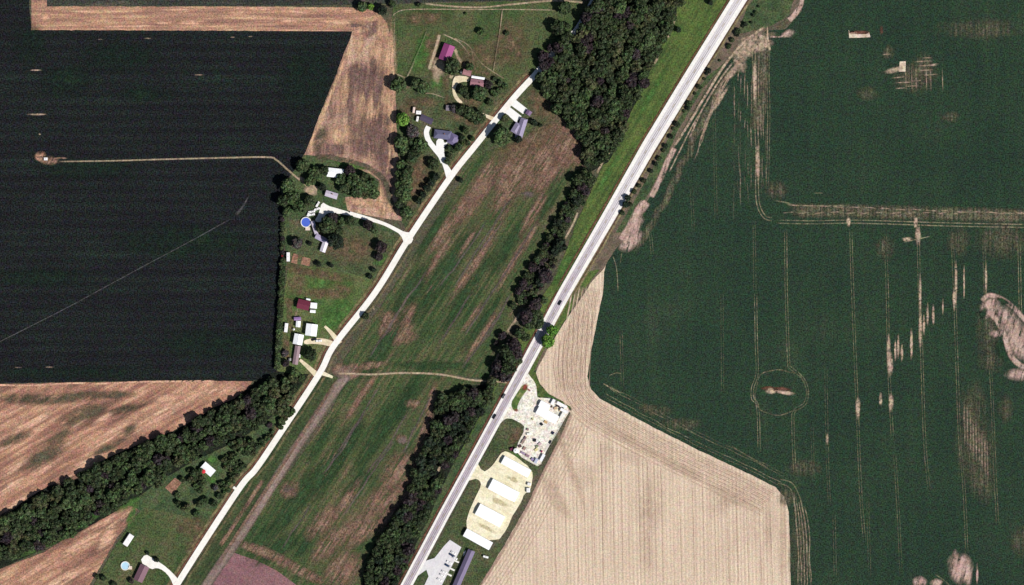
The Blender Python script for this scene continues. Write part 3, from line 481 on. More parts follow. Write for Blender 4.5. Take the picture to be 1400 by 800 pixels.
# rust coloured ditch soil beside the roads
LANE = [(190, 888), (246, 793), (325, 671), (350, 641), (380, 597), (436, 512), (457, 472), (513, 400), (559, 326), (616, 242), (650, 199), (700, 137), (731, 103), (757, 73), (786, 44), (800, 22), (812, 0), (845, -60)]
HWY = [(1260, -400), (1010, 0), (948, 100), (887, 200), (830, 300), (772, 400), (720, 497), (664, 600), (608, 702), (556, 800), (340, 1200)]
s = Strips(); s.ribbon(LANE[:13], 3.2, off=-6.2, cover=1.2, wob=1); s.ribbon(HWY[:6], 3.0, off=12.0, cover=.9, curve=False); s.ribbon(HWY[5:], 3.4, off=9.8, cover=1.1, curve=False); s.ribbon(HWY[:6], 2.4, off=-11.6, cover=.6, curve=False); s.build('ditch_soil', 0.27, M_RUST)
s = Strips(); s.ribbon(LANE[:13], 5, off=-9.8, cover=.7, wob=2); s.ribbon(LANE[:9], 4, off=8.5, cover=.5, wob=3); s.ribbon(HWY[:6], 3.5, off=-13, cover=1.0, wob=1); s.ribbon(HWY[4:7], 2.5, off=-9.5, cover=.8); s.build('dry_roadside', 0.28, M_GOLDD if False else ground_mat('straw_roadside', [(110, 104, 74), (136, 124, 92), (160, 146, 112)], 57, 20, 2, .5, 12, .6, .14, alpha=True, an=.8, ascale=.2))

# ------------------------------------------------------------------ roads, drives, lots
M_GRAVEL = ground_mat('white_gravel', [(236, 232, 222), (250, 247, 240), (255, 255, 252)], 57, 30, 2, .5, 10, .5, .03)
M_CREAM = ground_mat('cream_gravel', [(222, 212, 176), (240, 232, 200), (252, 246, 222)], -28, 12, 3, .5, 9, .9, .06)
M_SHOULD = ground_mat('pale_shoulder', [(232, 228, 222), (248, 245, 240), (255, 254, 250)], 58, 40, 1.5, .5, 10, .4, .04)
M_LOT = ground_mat('pale_asphalt', [(212, 210, 212), (226, 224, 226), (238, 236, 236)], 58, 14, 3, .5, 12, .6, .03)
M_DRIVE = ground_mat('beige_drive', [(206, 190, 158), (228, 214, 182), (244, 234, 208)], 0, 10, 3, .5, 7, .6, .06)
M_CONC = ground_mat('white_concrete', [(244, 244, 242), (252, 252, 250)], 0, 20, 4, .5, 9, .4, .02)
M_ASPH = ground_mat('worn_carriageway', [(178, 166, 176), (200, 188, 198), (216, 208, 214)], 59.5, 90, 1.0, .8, 16, .3, .05)
# the carriageway is paler concrete in the north and darker asphalt in the south
t = M_ASPH.node_tree; bs = t.nodes['Principled BSDF']; src = bs.inputs['Base Color'].links[0].from_socket
gp = t.nodes.new('ShaderNodeNewGeometry'); sx = t.nodes.new('ShaderNodeSeparateXYZ'); t.links.new(gp.outputs['Position'], sx.inputs[0])
mr = t.nodes.new('ShaderNodeMapRange'); mr.inputs[1].default_value = 0; mr.inputs[2].default_value = 90; t.links.new(sx.outputs['Y'], mr.inputs[0])
mm = t.nodes.new('ShaderNodeMix'); mm.data_type = 'RGBA'; mm.inputs[7].default_value = lin((236, 232, 234)); t.links.new(src, mm.inputs[6]); t.links.new(mr.outputs[0], mm.inputs[0]); 
mk = t.nodes.new('ShaderNodeMath'); mk.operation = 'MULTIPLY'; mk.inputs[1].default_value = .85; t.links.new(mr.outputs[0], mk.inputs[0]); t.links.new(mk.outputs[0], mm.inputs[0])
t.links.new(mm.outputs[2], bs.inputs['Base Color'])
def road(name, pts, width, z, mat, thick=0.0, **k):
    s = Strips(); s.ribbon(pts, width, soft=False, **k); return s.build(name, z, mat)
road('gravel_lane', LANE, lambda t: 8.1, 0.36, M_GRAVEL)
road('highway_shoulder', HWY, lambda t: 19.5 - 4.5 * max(0, min(1, (t - .38) * 4)), 0.36, M_SHOULD, curve=False)
road('highway', HWY, lambda t: 8.8, 0.40, M_ASPH, curve=False)
s = Strips(); s.ribbon(HWY, 1.5, off=-1.0, curve=False, cover=.5); s.ribbon(HWY, 1.5, off=1.3, curve=False, cover=.4); s.ribbon(HWY, 1.2, off=-3.4, curve=False, cover=.25); s.ribbon(HWY, 1.2, off=3.4, curve=False, cover=.25)
s.build('tyre_marks', 0.41, ground_mat('tyre_darkened_road', [(150, 146, 152), (176, 172, 178)], 59, 30, 2, .5, 14, .6, .05, alpha=True, an=.7, aL=(40, 1.5)))
# centre line dashes and edge lines
sd = Strips()
pts = resample([Vector(p) for p in HWY], 6)
for i in range(0, len(pts) - 1, 3): sd.ribbon([tuple(pts[i]), tuple(pts[i + 1])], 0.35, soft=False, curve=False)
sd.build('centre_line', 0.425, plain('faded_yellow_paint', (190, 168, 96), .7))
sd = Strips(); sd.ribbon(HWY, .3, soft=False, off=4.3, curve=False); sd.ribbon(HWY, .3, soft=False, off=-4.3, curve=False); sd.build('edge_line', 0.42, plain('road_white_paint', (240, 240, 236), .7))
def flare(name, pts, z, mat, jit=.25, rnd=1): return sheet(name, pts, z, mat, jit, rnd)
# drives
road('driveway', [(478, 292), (500, 298), (525, 306), (545, 316), (558, 324)], lambda t: 4.5 + 3 * abs(t - .5) , 0.34, M_GRAVEL)
flare('driveway', [(440, 276), (448, 281), (462, 285), (480, 291), (479, 295), (462, 292), (448, 291), (443, 296), (440, 303), (434, 304), (430, 302), (436, 292)], 0.343, M_GRAVEL, .3, 1)
flare('driveway', [(536, 311), (552, 317), (562, 318), (566, 330), (552, 338), (551, 326), (545, 319)], 0.346, M_GRAVEL, .2, 1)
road('driveway', [(586, 173), (583, 181), (586, 192), (594, 203), (602, 213), (606, 222)], 7, 0.34, M_CONC)
flare('driveway', [(597, 190), (606, 190), (607, 196), (612, 194), (611, 198), (607, 200), (608, 218), (611, 222), (604, 222), (600, 210), (596, 202)], 0.343, M_CONC, .1, 1)
road('driveway', [(606, 222), (611, 231), (616, 243)], lambda t: 4 + 8 * t, 0.346, M_CONC)
road('driveway', [(606, 215), (607, 223)], 7, 0.349, M_CONC)
flare('driveway', [(623, 103), (642, 105), (642, 112), (630, 112), (624, 116), (622, 124), (626, 133), (634, 141), (627, 141), (620, 133), (618, 122), (619, 110)], 0.34, M_DRIVE, .1, 1)
flare('driveway', [(703, 135), (721, 149), (715, 156), (697, 143)], 0.343, M_CONC, .05, 0)
flare('driveway', [(695, 145), (713, 159), (706, 168), (689, 153)], 0.346, M_CONC, .05, 0)
road('driveway', [(658, 155), (668, 160), (680, 165)], lambda t: 2 + 5 * t, 0.342, M_DRIVE)
road('driveway', [(444, 446), (452, 454), (460, 464), (464, 470)], lambda t: 3 + 6 * t, 0.341, M_DRIVE)
flare('driveway', [(415, 465), (430, 462), (445, 463), (457, 467), (458, 476), (446, 472), (430, 470), (416, 471)], 0.343, M_DRIVE, .2, 1)
road('driveway', [(410, 492), (418, 499), (428, 508), (434, 514)], lambda t: 3.5 + 5 * t, 0.341, M_DRIVE)
road('driveway', [(440, 510), (448, 513), (455, 516)], lambda t: 6 - 3 * t, 0.344, M_CREAM)
road('driveway', [(319, 666), (326, 671)], 3.5, 0.342, M_GRAVEL)
flare('driveway', [(199, 757), (208, 763), (222, 771), (236, 783), (243, 791), (247, 799), (238, 803), (233, 790), (224, 780), (214, 776), (207, 779), (191, 768)], 0.343, M_GRAVEL, .1, 1)
# business lot, storage yard, motel car park
M_LOTG = ground_mat('grey_cream_gravel', [(206, 200, 188), (234, 228, 214), (250, 247, 238)], -28, 8, 4, .5, 5, 1.0, .12)
flare('gravel_lot', [(716, 500), (724, 514), (731, 521), (734, 531), (734, 544), (744, 544), (756, 544), (781, 559), (771, 575), (764, 588), (753, 606), (745, 621), (738, 639), (726, 633), (708, 622), (706, 609), (719, 585), (710, 577), (696, 571), (686, 575), (668, 603), (664, 598), (690, 550)], 0.345, M_LOTG, .25, 1)
flare('grass_island', [(715, 525), (720, 527), (722, 532), (715, 540), (708, 553), (707, 562), (702, 562), (698, 551), (706, 539)], 0.365, ground_mat('island_grass', [(60, 92, 48), (96, 116, 64), (170, 164, 110)], 57, 8, 3, .6, 8, .8, .14), .2, 1)
flare('gravel_yard', [(650, 628), (660, 646), (670, 640), (678, 630), (688, 616), (700, 620), (728, 642), (728, 657), (725, 670), (716, 676), (714, 684), (706, 697), (699, 708), (694, 722), (679, 742), (640, 728), (637, 716), (641, 700), (648, 684), (656, 668), (658, 660), (652, 654), (644, 656), (638, 658)], 0.347, M_CREAM, .3, 1)
flare('car_park', [(572, 770), (594, 763), (606, 748), (615, 738), (631, 748), (624, 762), (604, 800), (590, 826), (570, 832), (578, 805), (586, 788), (583, 779), (570, 788)], 0.344, M_LOT, .15, 0)
s = Strips(); s.blob(700, 655, 10, 3, -28, .6); s.blob(682, 686, 12, 4, -28, .8); s.blob(665, 722, 14, 3, -28, .7); s.blob(703, 654, 4, 2, -28, .9); s.build('worn_gravel', 0.352, ground_mat('dusty_track', [(190, 180, 140), (214, 204, 168)], -28, 6, 2, .5, 6, .5, .08, alpha=True, an=.8, ascale=.3))
s = Strips(); s.blob(714, 528, 0, 0); s = Strips(); s.blob(718, 529, 3.5, 5.5, -30, .95); s.blob(723, 533, 3, 1.5, -40, .9); s.blob(706, 561, 3.5, 2.5, 0, .7); s.build('rusty_soil', 0.372, ground_mat('red_mulch', [(130, 60, 48), (168, 92, 76)], 0, 4, 2, .5, 4, .5, .1, alpha=True, an=.3, ascale=.3))
# ramp of walks between car park and motel
M_WALK = plain('walk_concrete', (250, 248, 240), .8)
for a in ([(622, 765.5), (628, 768), (627, 770), (621, 767.5)], [(616, 776), (622, 779), (621, 781), (615, 778)], [(612, 783.5), (618, 786.5), (617, 788.5), (611, 785.5)], [(634, 755), (637, 752), (636, 757), (633, 761)]):
    sheet('walkway', a, 0.36, M_WALK, 0)

# ================================================================== BUILDINGS
def bm_obj(name, bm, mat, parent, **p):
    me = bpy.data.meshes.new(name); bm.to_mesh(me); bm.free(); return link(name, me, mat, parent, **p)
def box(bm, x0, x1, y0, y1, z0, z1):
    v = [bm.verts.new(p) for p in ((x0, y0, z0), (x1, y0, z0), (x1, y1, z0), (x0, y1, z0), (x0, y0, z1), (x1, y0, z1), (x1, y1, z1), (x0, y1, z1))]
    for q in ((3, 2, 1, 0), (4, 5, 6, 7), (0, 1, 5, 4), (1, 2, 6, 5), (2, 3, 7, 6), (3, 0, 4, 7)): bm.faces.new([v[i] for i in q])
def cyl(bm, x, y, z0, z1, r0, r1=None, n=16, cap=True):
    r1 = r0 if r1 is None else r1
    a = [bm.verts.new((x + r0 * math.cos(2 * math.pi * i / n), y + r0 * math.sin(2 * math.pi * i / n), z0)) for i in range(n)]
    b = [bm.verts.new((x + r1 * math.cos(2 * math.pi * i / n), y + r1 * math.sin(2 * math.pi * i / n), z1)) for i in range(n)]
    for i in range(n): bm.faces.new((a[i], a[(i + 1) % n], b[(i + 1) % n], b[i]))
    if cap: bm.faces.new(b); bm.faces.new(a[::-1])
def roof_slab(bm, quad, th=0.18):
    """a sloping roof plane given by its lower corners first, with thickness"""
    up = [bm.verts.new(p) for p in quad]; dn = [bm.verts.new((p[0], p[1], p[2] - th)) for p in quad]
    n = len(quad); bm.faces.new(up); bm.faces.new(dn[::-1])
    for i in range(n): bm.faces.new((up[i], dn[i], dn[(i + 1) % n], up[(i + 1) % n]))
def ribbed(name, c, step=1.2, spec=.3):
    """sheet metal or shingle roofing: fine courses along the roof's own axis"""
    if name in MATS: return MATS[name]
    m, t, b = newmat(name); b.inputs['Roughness'].default_value = .65; b.inputs['Specular IOR Level'].default_value = spec
    tc = t.nodes.new('ShaderNodeTexCoord').outputs['Object']; sx = t.nodes.new('ShaderNodeSeparateXYZ'); t.links.new(tc, sx.inputs[0])
    a = math_node(t, 'SINE', math_node(t, 'MULTIPLY', sx.outputs['X'], 2 * math.pi / step))
    n = noise_node(t, tc, .8, 4, .65); n2 = noise_node(t, tc, .12, 3, .6).outputs['Fac']
    f = math_node(t, 'ADD', math_node(t, 'MULTIPLY', a, .06), math_node(t, 'ADD', math_node(t, 'MULTIPLY', n.outputs['Fac'], .5), math_node(t, 'ADD', math_node(t, 'MULTIPLY', n2, .5), .6)))
    mu = t.nodes.new('ShaderNodeVectorMath'); mu.operation = 'SCALE'; mu.inputs[0].default_value = lin(c)[:3]; t.links.new(f, mu.inputs['Scale'])
    t.links.new(mu.outputs[0], b.inputs['Base Color']); MATS[name] = m; return m
GLASS = plain('window_glass', (40, 48, 56), .15, spec=.5)
WHITE = plain('white_trim', (235, 235, 230), .5); DOORM = plain('grey_door', (120, 120, 122), .5)
def building(name, label, cat, quad, wall_h, rise, roofm, wallm, doors=(), windows=4, over=.4, hip=0.0, chimney=None, group=None, z=0.55, ridge=True, door_name='door', flip=False):
    """quad: four photo pixels, the first two along the long side (the ridge)"""
    q = [Vector(W(*p)) for p in quad]
    c = sum(q, Vector((0, 0))) / 4; ax = ((q[1] - q[0]) + (q[2] - q[3])) / 2; ay = ((q[2] - q[1]) + (q[3] - q[0])) / 2
    L, D = ax.length / 2, ay.length / 2; rz = math.atan2(ax.y, ax.x)
    o = thing(name, label, cat, (c.x, c.y, z), rz, group)
    Lw, Dw = L - over, D - over
    bm = bmesh.new(); v = []
    for x in (-Lw, Lw):
        zr = wall_h + (rise if hip == 0 else 0)
        pts = [(x, -Dw, -.5), (x, Dw, -.5), (x, Dw, wall_h), (x, 0, zr - .02 if hip == 0 else wall_h), (x, -Dw, wall_h)]
        v.append([bm.verts.new(p) for p in pts])
    a, b = v
    bm.faces.new(a); bm.faces.new(b[::-1])
    bm.faces.new((a[0], a[4], b[4], b[0])[::-1]); bm.faces.new((a[1], b[1], b[2], a[2])[::-1])
    bmesh.ops.recalc_face_normals(bm, faces=bm.faces)
    bm_obj('wall', bm, wallm, o)
    h = hip * D; zt = wall_h + rise + .2; ze = wall_h + .2 - rise * over / max(Dw, .1) * .5
    bm = bmesh.new()
    roof_slab(bm, [(-L, -D, ze), (L, -D, ze), (L - h, 0, zt), (-L + h, 0, zt)])
    roof_slab(bm, [(L, D, ze), (-L, D, ze), (-L + h, 0.004, zt), (L - h, 0.004, zt)])
    if hip:
        roof_slab(bm, [(L, -D, ze), (L, D, ze), (L - h, 0.002, zt)]); roof_slab(bm, [(-L, D, ze), (-L, -D, ze), (-L + h, 0.002, zt)])
    rf = bm_obj('roof', bm, roofm, o)
    if ridge:
        bm = bmesh.new(); box(bm, -L + h, L - h, -.16, .16, zt - .05, zt + .07); bm_obj('ridge_cap', bm, roofm, rf)
    for (side, pos, w_, hh) in doors:      # side: 0 -y, 1 +y, 2 +x, 3 -x
        bm = bmesh.new()
        if side < 2:
            y = Dw * (1 if side else -1); box(bm, pos * Lw - w_ / 2, pos * Lw + w_ / 2, y - .06, y + .06, .0, hh)
        else:
            x = Lw * (1 if side == 2 else -1); box(bm, x - .06, x + .06, pos * Dw - w_ / 2, pos * Dw + w_ / 2, .0, hh)
        bm_obj(door_name, bm, DOORM if w_ < 3 else WHITE, o)
    wm = None
    for i in range(windows):
        fx = -Lw + (i // 2 + .5) * 2 * Lw / max(1, (windows + 1) // 2) + .5; y = Dw * (1 if i % 2 else -1)
        bm = bmesh.new(); box(bm, fx - .55, fx + .55, y - .05, y + .05, 1.0, 2.0); wn = bm_obj('window', bm, WHITE, o)
        bm = bmesh.new(); box(bm, fx - .45, fx + .45, y - .08, y + .08, 1.1, 1.9); bm_obj('pane', bm, GLASS, wn)
    if chimney:
        bm = bmesh.new(); x, y = chimney[0] * L, chimney[1] * D
        box(bm, x - .45, x + .45, y - .45, y + .45, wall_h, zt + .9); bm_obj('chimney', bm, plain('chimney_brick', (150, 110, 96), .9), rf)
    return o
R_WHITE = ribbed('white_metal_roof', (250, 253, 255)); R_PURP = ribbed('purple_roof', (152, 72, 124)); R_RED = ribbed('dark_red_roof', (112, 46, 66)); R_MAUV = ribbed('mauve_shingles', (160, 116, 126))
R_SLATE = ribbed('slate_blue_shingles', (104, 104, 132)); R_DARK = ribbed('dark_violet_shingles', (84, 76, 96)); R_LILAC = ribbed('lilac_grey_shingles', (150, 142, 170)); R_GREY = ribbed('pale_grey_roof', (200, 192, 208))
R_TAUPE = ribbed('taupe_roof', (150, 128, 134)); R_MOTEL = ribbed('violet_grey_shingles', (118, 108, 136)); R_BRN = ribbed('brown_violet_shingles', (124, 92, 104))
W_LIGHT = plain('light_siding', (214, 210, 202), .8); W_TAN = plain('tan_siding', (176, 160, 138), .8); W_RED = plain('red_boards', (120, 48, 44), .8); W_METAL = plain('metal_siding', (226, 226, 226), .5)
roll = [(sd, -.86 + i * 1.72 / 9, 2.2, 2.3) for sd in (0, 1) for i in range(10)]
G = 'storage sheds on the cream gravel yard'
st = [('white roofed storage shed beside the green grass bank, northernmost in the gravel yard', [(690, 623), (726.5, 642.5), (721, 653), (685, 633.5)]),
      ('white roofed storage shed with a lower annex on its east end', [(674, 654), (704.5, 670), (697.5, 684), (667, 668)]),
      ('wide white roofed storage shed without an annex, in the middle of the gravel yard', [(656.5, 688), (690.5, 706), (683.5, 721), (649.5, 703)]),
      ('white roofed storage shed at the grassy southern end of the yard, closest to the motel', [(638.5, 721.5), (674, 742), (668.5, 751.5), (633, 733)])]
for i, (lb, q) in enumerate(st):
    o = building('storage_shed', lb, 'shed', q, 2.9, .9, R_WHITE, W_METAL, roll, 0, .25, group=G, door_name='roll_up_door')
    if i == 1:
        bm = bmesh.new(); D = 15.6 * S / 2; L = 34.4 * S / 2; box(bm, L + .1, L + 4.0, -D + .6, D - .2, -.4, 2.5); bm_obj('annex_wall', bm, W_METAL, o)
        bm = bmesh.new(); roof_slab(bm, [(L + .05, -D + .4, 3.0), (L + 4.3, -D + .4, 2.6), (L + 4.3, D, 2.6), (L + .05, D, 3.0)]); bm_obj('annex_roof', bm, R_WHITE, o)
building('workshop', 'large white metal workshop, the long wing of the L shaped block in the trade lot', 'building', [(738, 554), (764.5, 569.5), (759, 579.5), (731.5, 565)], 2.9, 1.0, R_WHITE, W_METAL, [(0, -.5, 4, 2.6), (0, .1, 4, 2.6), (2, 0, 1, 2.1)], 4)
building('workshop_office', 'white roofed office wing at the northwest end of the white workshop', 'building', [(740, 547), (753, 554), (749, 561.5), (735.5, 555)], 2.7, .8, R_WHITE, W_METAL, [(3, 0, 1, 2.1)], 4)
building('motel', 'long violet grey motel with gabled roof beside the pale car park', 'motel', [(602, 838), (640.5, 750), (649.5, 754), (611.5, 842)], 2.9, 1.7, R_MOTEL, W_LIGHT, [(1, -.9 + i * .2, 1, 2.1) for i in range(10)], 20, .6)
building('barn', 'barn with a bright purple roof beside the sandy strip in the northern pasture', 'barn', [(600, 80.5), (607.5, 59), (622.5, 65), (614, 86)], 4.2, 2.2, R_PURP, W_LIGHT, [(2, 0, 4, 3.5), (3, 0, 3, 3)], 4)
building('farmhouse', 'mauve roofed house with a white porch strip near the purple barn', 'house', [(644, 107.5), (662.5, 110.5), (661, 119.5), (642.5, 117.5)], 2.8, 1.9, R_MAUV, W_LIGHT, [(0, .1, 1, 2.1)], 6, chimney=(.4, .1))
building('porch', 'narrow white porch roof along the north side of the mauve roofed house', 'porch', [(645, 103.5), (663, 106.5), (662.5, 109.5), (644.5, 107)], 2.3, .3, R_WHITE, W_LIGHT, (), 0, .15)
building('garage', 'pinkish roofed garage between the round tree and the mauve roofed house', 'garage', [(634, 94.5), (645, 97.5), (643.5, 105), (632, 102)], 2.6, 1.1, ribbed('pink_shingles', (164, 120, 124)), W_LIGHT, [(3, 0, 3.2, 2.3)], 2)
building('garage', 'dark violet garage at the end of the curved white drive', 'garage', [(576.5, 156), (593, 163.5), (590, 171), (573.5, 164)], 2.8, 1.5, R_DARK, W_LIGHT, [(0, .3, 3.6, 2.4)], 4)
building('house', 'slate blue hipped house wrapped round the head of the curved white drive', 'house', [(593, 177), (618, 180), (616, 192), (594, 189)], 2.9, 2.0, R_SLATE, W_LIGHT, [(0, .2, 1, 2.1)], 6, .5, hip=.8, chimney=(.2, .2))
building('house_wing', 'lilac grey hipped wing on the east side of the slate blue house', 'house', [(610.5, 194), (617, 181.5), (629, 187), (622.5, 201)], 2.9, 1.95, ribbed('violet_shingles', (116, 108, 142)), W_LIGHT, (), 4, .5, hip=.7)
building('shed', 'small grey shed among the trees south of the pinkish garage', 'shed', [(610, 144), (617, 144.5), (616.5, 152), (609.5, 151.5)], 2.3, .8, ribbed('grey_felt', (124, 116, 126)), W_TAN, [(0, 0, 1, 2)], 0, .2)
building('house', 'lilac grey hipped house at the end of two white pads east of the lane', 'house', [(703, 188), (713, 161), (721, 163.5), (714, 191)], 2.9, 1.8, R_LILAC, W_LIGHT, [(1, .4, 3, 2.4)], 6, .4, hip=.5)
building('house_wing', 'lilac grey wing on the lane side of the house with two white pads', 'house', [(698.5, 178), (706, 167), (714, 172), (706, 186)], 2.8, 1.4, R_LILAC, W_LIGHT, (), 2, .4, hip=.6)
building('carport', 'small violet roofed carport beside the northern white pad', 'carport', [(718, 155), (721.5, 149.5), (727.5, 154), (724, 159.5)], 2.4, .8, ribbed('violet_felt', (120, 96, 130)), W_TAN, (), 0, .25)
building('machine_shed', 'white roofed machine shed among trees at the north edge of the farmyard', 'shed', [(448, 229), (470.5, 232), (469.5, 244), (447.5, 242)], 4, 1.2, R_WHITE, W_METAL, [(0, 0, 4, 3.3)], 2)
building('cottage', 'pale grey and lilac cottage below the white machine shed', 'house', [(446, 260.5), (463, 264.5), (460.5, 273.5), (444.5, 267.5)], 2.7, 1.4, R_GREY, W_LIGHT, [(0, 0, 1, 2.1)], 4, chimney=(.1, .3))
building('farmhouse', 'lilac grey farmhouse range stretching from the pool to the trees', 'house', [(433, 319), (449.5, 327.5), (447, 334), (431, 326)], 3.0, 1.4, ribbed('pale_lilac_shingles', (182, 172, 200)), W_LIGHT, [(0, .3, 1, 2.1)], 6, .4)
building('farmhouse_wing', 'white fronted southern wing of the lilac grey farmhouse by the pool', 'house', [(437, 344), (442.5, 328), (449.5, 331.5), (445, 345)], 2.9, 1.2, ribbed('white_lilac_shingles', (226, 220, 232)), W_LIGHT, (), 4, .3)
building('covered_walk', 'narrow grey roofed passage between the round pool deck and the farmhouse', 'porch', [(425, 303), (429.5, 302), (436, 320), (431, 322)], 2.4, .4, ribbed('grey_passage_roof', (186, 178, 196)), W_LIGHT, (), 0, .2)
building('barn', 'dark red barn with white lean-tos in the southern farmyard', 'barn', [(408, 408.5), (424.5, 412), (423, 425.5), (406.5, 421)], 3.8, 2.0, R_RED, W_RED, [(0, .1, 3.2, 3)], 2)
building('lean_to', 'white roofed lean-to against the east gable of the dark red barn', 'shed', [(425, 413.5), (434, 414.5), (433.5, 422), (424.5, 421.5)], 2.8, .5, R_WHITE, W_METAL, (), 0, .2)
building('lean_to', 'small white roofed store just south of the lean-to of the red barn', 'shed', [(424.5, 423.5), (432, 424), (431.5, 428), (424, 427.5)], 2.4, .4, R_WHITE, W_METAL, (), 0, .2)
building('lean_to', 'tiny white roofed porch at the north eaves of the dark red barn', 'shed', [(419, 407.5), (425, 409), (424.5, 411), (419, 410)], 2.3, .3, R_WHITE, W_METAL, (), 0, .15)
building('machine_shed', 'largest white roofed machine shed in the southern farmyard, closest to the lane', 'shed', [(417.5, 458.5), (419.5, 442), (435, 444), (433, 460)], 4.5, 1.3, R_WHITE, W_METAL, [(3, 0, 4, 3.6)], 2)
building('machine_shed', 'white roofed shed joined to the long taupe building in the southern farmyard', 'shed', [(400.5, 470), (403.5, 456), (416, 457.5), (413.5, 472)], 4.3, 1.2, R_WHITE, W_METAL, [(1, 0, 3.5, 3.2)], 2)
building('store', 'small white roofed store between the purple awning and the two machine sheds', 'shed', [(404.5, 447), (405.5, 438.5), (411.5, 439), (411, 447.5)], 3, .6, R_WHITE, W_METAL, (), 0, .2)
building('awning', 'violet tarpaulin awning behind the small white store', 'awning', [(402, 434), (412, 433), (412, 438), (402.5, 438)], 2.4, .5, ribbed('violet_tarp', (150, 120, 170)), W_TAN, (), 0, .2)
building('poultry_house', 'long narrow taupe roofed building running south from the white sheds', 'building', [(400, 498), (404, 472.5), (411.5, 473), (407.5, 498.5)], 2.7, .9, R_TAUPE, W_TAN, [(3, 0, 1, 2)], 8, .25)
building('cottage', 'white roofed cottage in the scrubby clearing north of the bare plot', 'house', [(281, 631), (296, 643), (288, 652), (274.5, 639.5)], 3.0, 1.5, R_WHITE, W_LIGHT, [(0, 0, 1, 2.1)], 6)
building('house', 'brown violet roofed house at the end of the southern white drive', 'house', [(184, 791), (193, 769), (205, 777), (194, 797)], 3.0, 1.7, R_BRN, W_TAN, [(2, .2, 3.4, 2.3)], 6)

# trailers, campers, small sheds: long white boxes with rounded ends
def trailer(label, quad, cat='trailer', name='trailer', h=3.0, mat=None, hitch=True):
    q = [Vector(W(*p)) for p in quad]; c = sum(q, Vector((0, 0))) / 4; ax = q[1] - q[0]; ay = q[2] - q[1]
    L, D = ax.length / 2, ay.length / 2; o = thing(name, label, cat, (c.x, c.y, .6), math.atan2(ax.y, ax.x))
    mat = mat or plain('white_panel', (250, 250, 250), .4, spec=.4)
    bm = bmesh.new(); box(bm, -L, L, -D, D, .5, h); bmesh.ops.bevel(bm, geom=[e for e in bm.edges], offset=min(.35, D * .3), segments=2, affect='EDGES', profile=.6); bm_obj('body', bm, mat, o)
    for x in (-.25, .25):
        for y in (-1, 1):
            bm = bmesh.new(); cyl(bm, 0, 0, -.12, .12, .38, n=12); w_ = bm_obj('wheel', bm, plain('tyre_rubber', (30, 30, 30)), o); w_.rotation_euler = (math.pi / 2, 0, 0); w_.location = (x * L, y * (D - .1), .38)
    for x in (-.5, .35):
        bm = bmesh.new(); box(bm, x * L - .4, x * L + .4, -D - .02, D + .02, 1.5, 2.2); bm_obj('window', bm, GLASS, o)
    bm = bmesh.new(); box(bm, -.3, .3, -.3, .3, h, h + .2); bm_obj('roof_vent', bm, plain('vent_grey', (190, 190, 190), .5), o)
    if hitch: bm = bmesh.new(); box(bm, L - .1, L + .9, -.08, .08, .5, .62); bm_obj('hitch', bm, plain('tyre_rubber', (30, 30, 30)), o)
    return o
trailer('white camper trailer beside the two brown garden beds', [(392, 357.5), (392, 345), (396.5, 345), (396.5, 357.5)])
trailer('white trailer parked west of the violet awning and white store', [(388.5, 454), (390, 441.5), (394.5, 442), (393, 454.5)])
trailer('long white trailer on the lawn north of the round pale pool', [(168.5, 743), (178, 728.5), (184, 733), (174, 747.5)], h=3.4)
trailer('cream camper at the far west of the vehicles by the dark violet garage', [(564, 154.5), (565, 146.5), (568, 147), (567, 155)], mat=plain('cream_panel', (236, 214, 204), .5))
trailer('white box trailer northwest of the dark violet garage', [(569, 151.5), (576, 152), (575.5, 157), (569, 156)], h=2.7, hitch=False)
trailer('narrow white trailer at the west wall of the dark violet garage', [(568.5, 166), (570, 159), (573, 159.5), (572, 166.5)], h=2.8)
trailer('cream trailer at the field edge just south of the northernmost storage shed', [(721, 659), (726, 660), (726, 664), (721, 664)], h=2.6, hitch=False)
trailer('cream trailer at the field edge between two storage sheds', [(720, 667), (725, 667), (724, 673), (720, 673)], h=2.6, hitch=False)
trailer('small white utility box behind the south end of the last storage shed', [(661, 759), (668, 761), (667, 763.5), (660.5, 761)], cat='container', name='utility_box', h=2.4, hitch=False)
trailer('small white box at the west side of the long taupe building', [(394.5, 489.5), (398, 489.5), (398, 493.5), (394.5, 493.5)], cat='container', name='utility_box', h=2.2, hitch=False)
trailer('white box between garage and round tree south of the purple barn', [(629, 98), (632, 97), (632, 101), (629, 102)], cat='container', name='utility_box', h=2.2, hitch=False)
trailer('white container leaning on the east wall of the long taupe building', [(408.5, 484), (411, 484), (411, 489), (408, 489)], cat='container', name='utility_box', h=2.3, hitch=False)

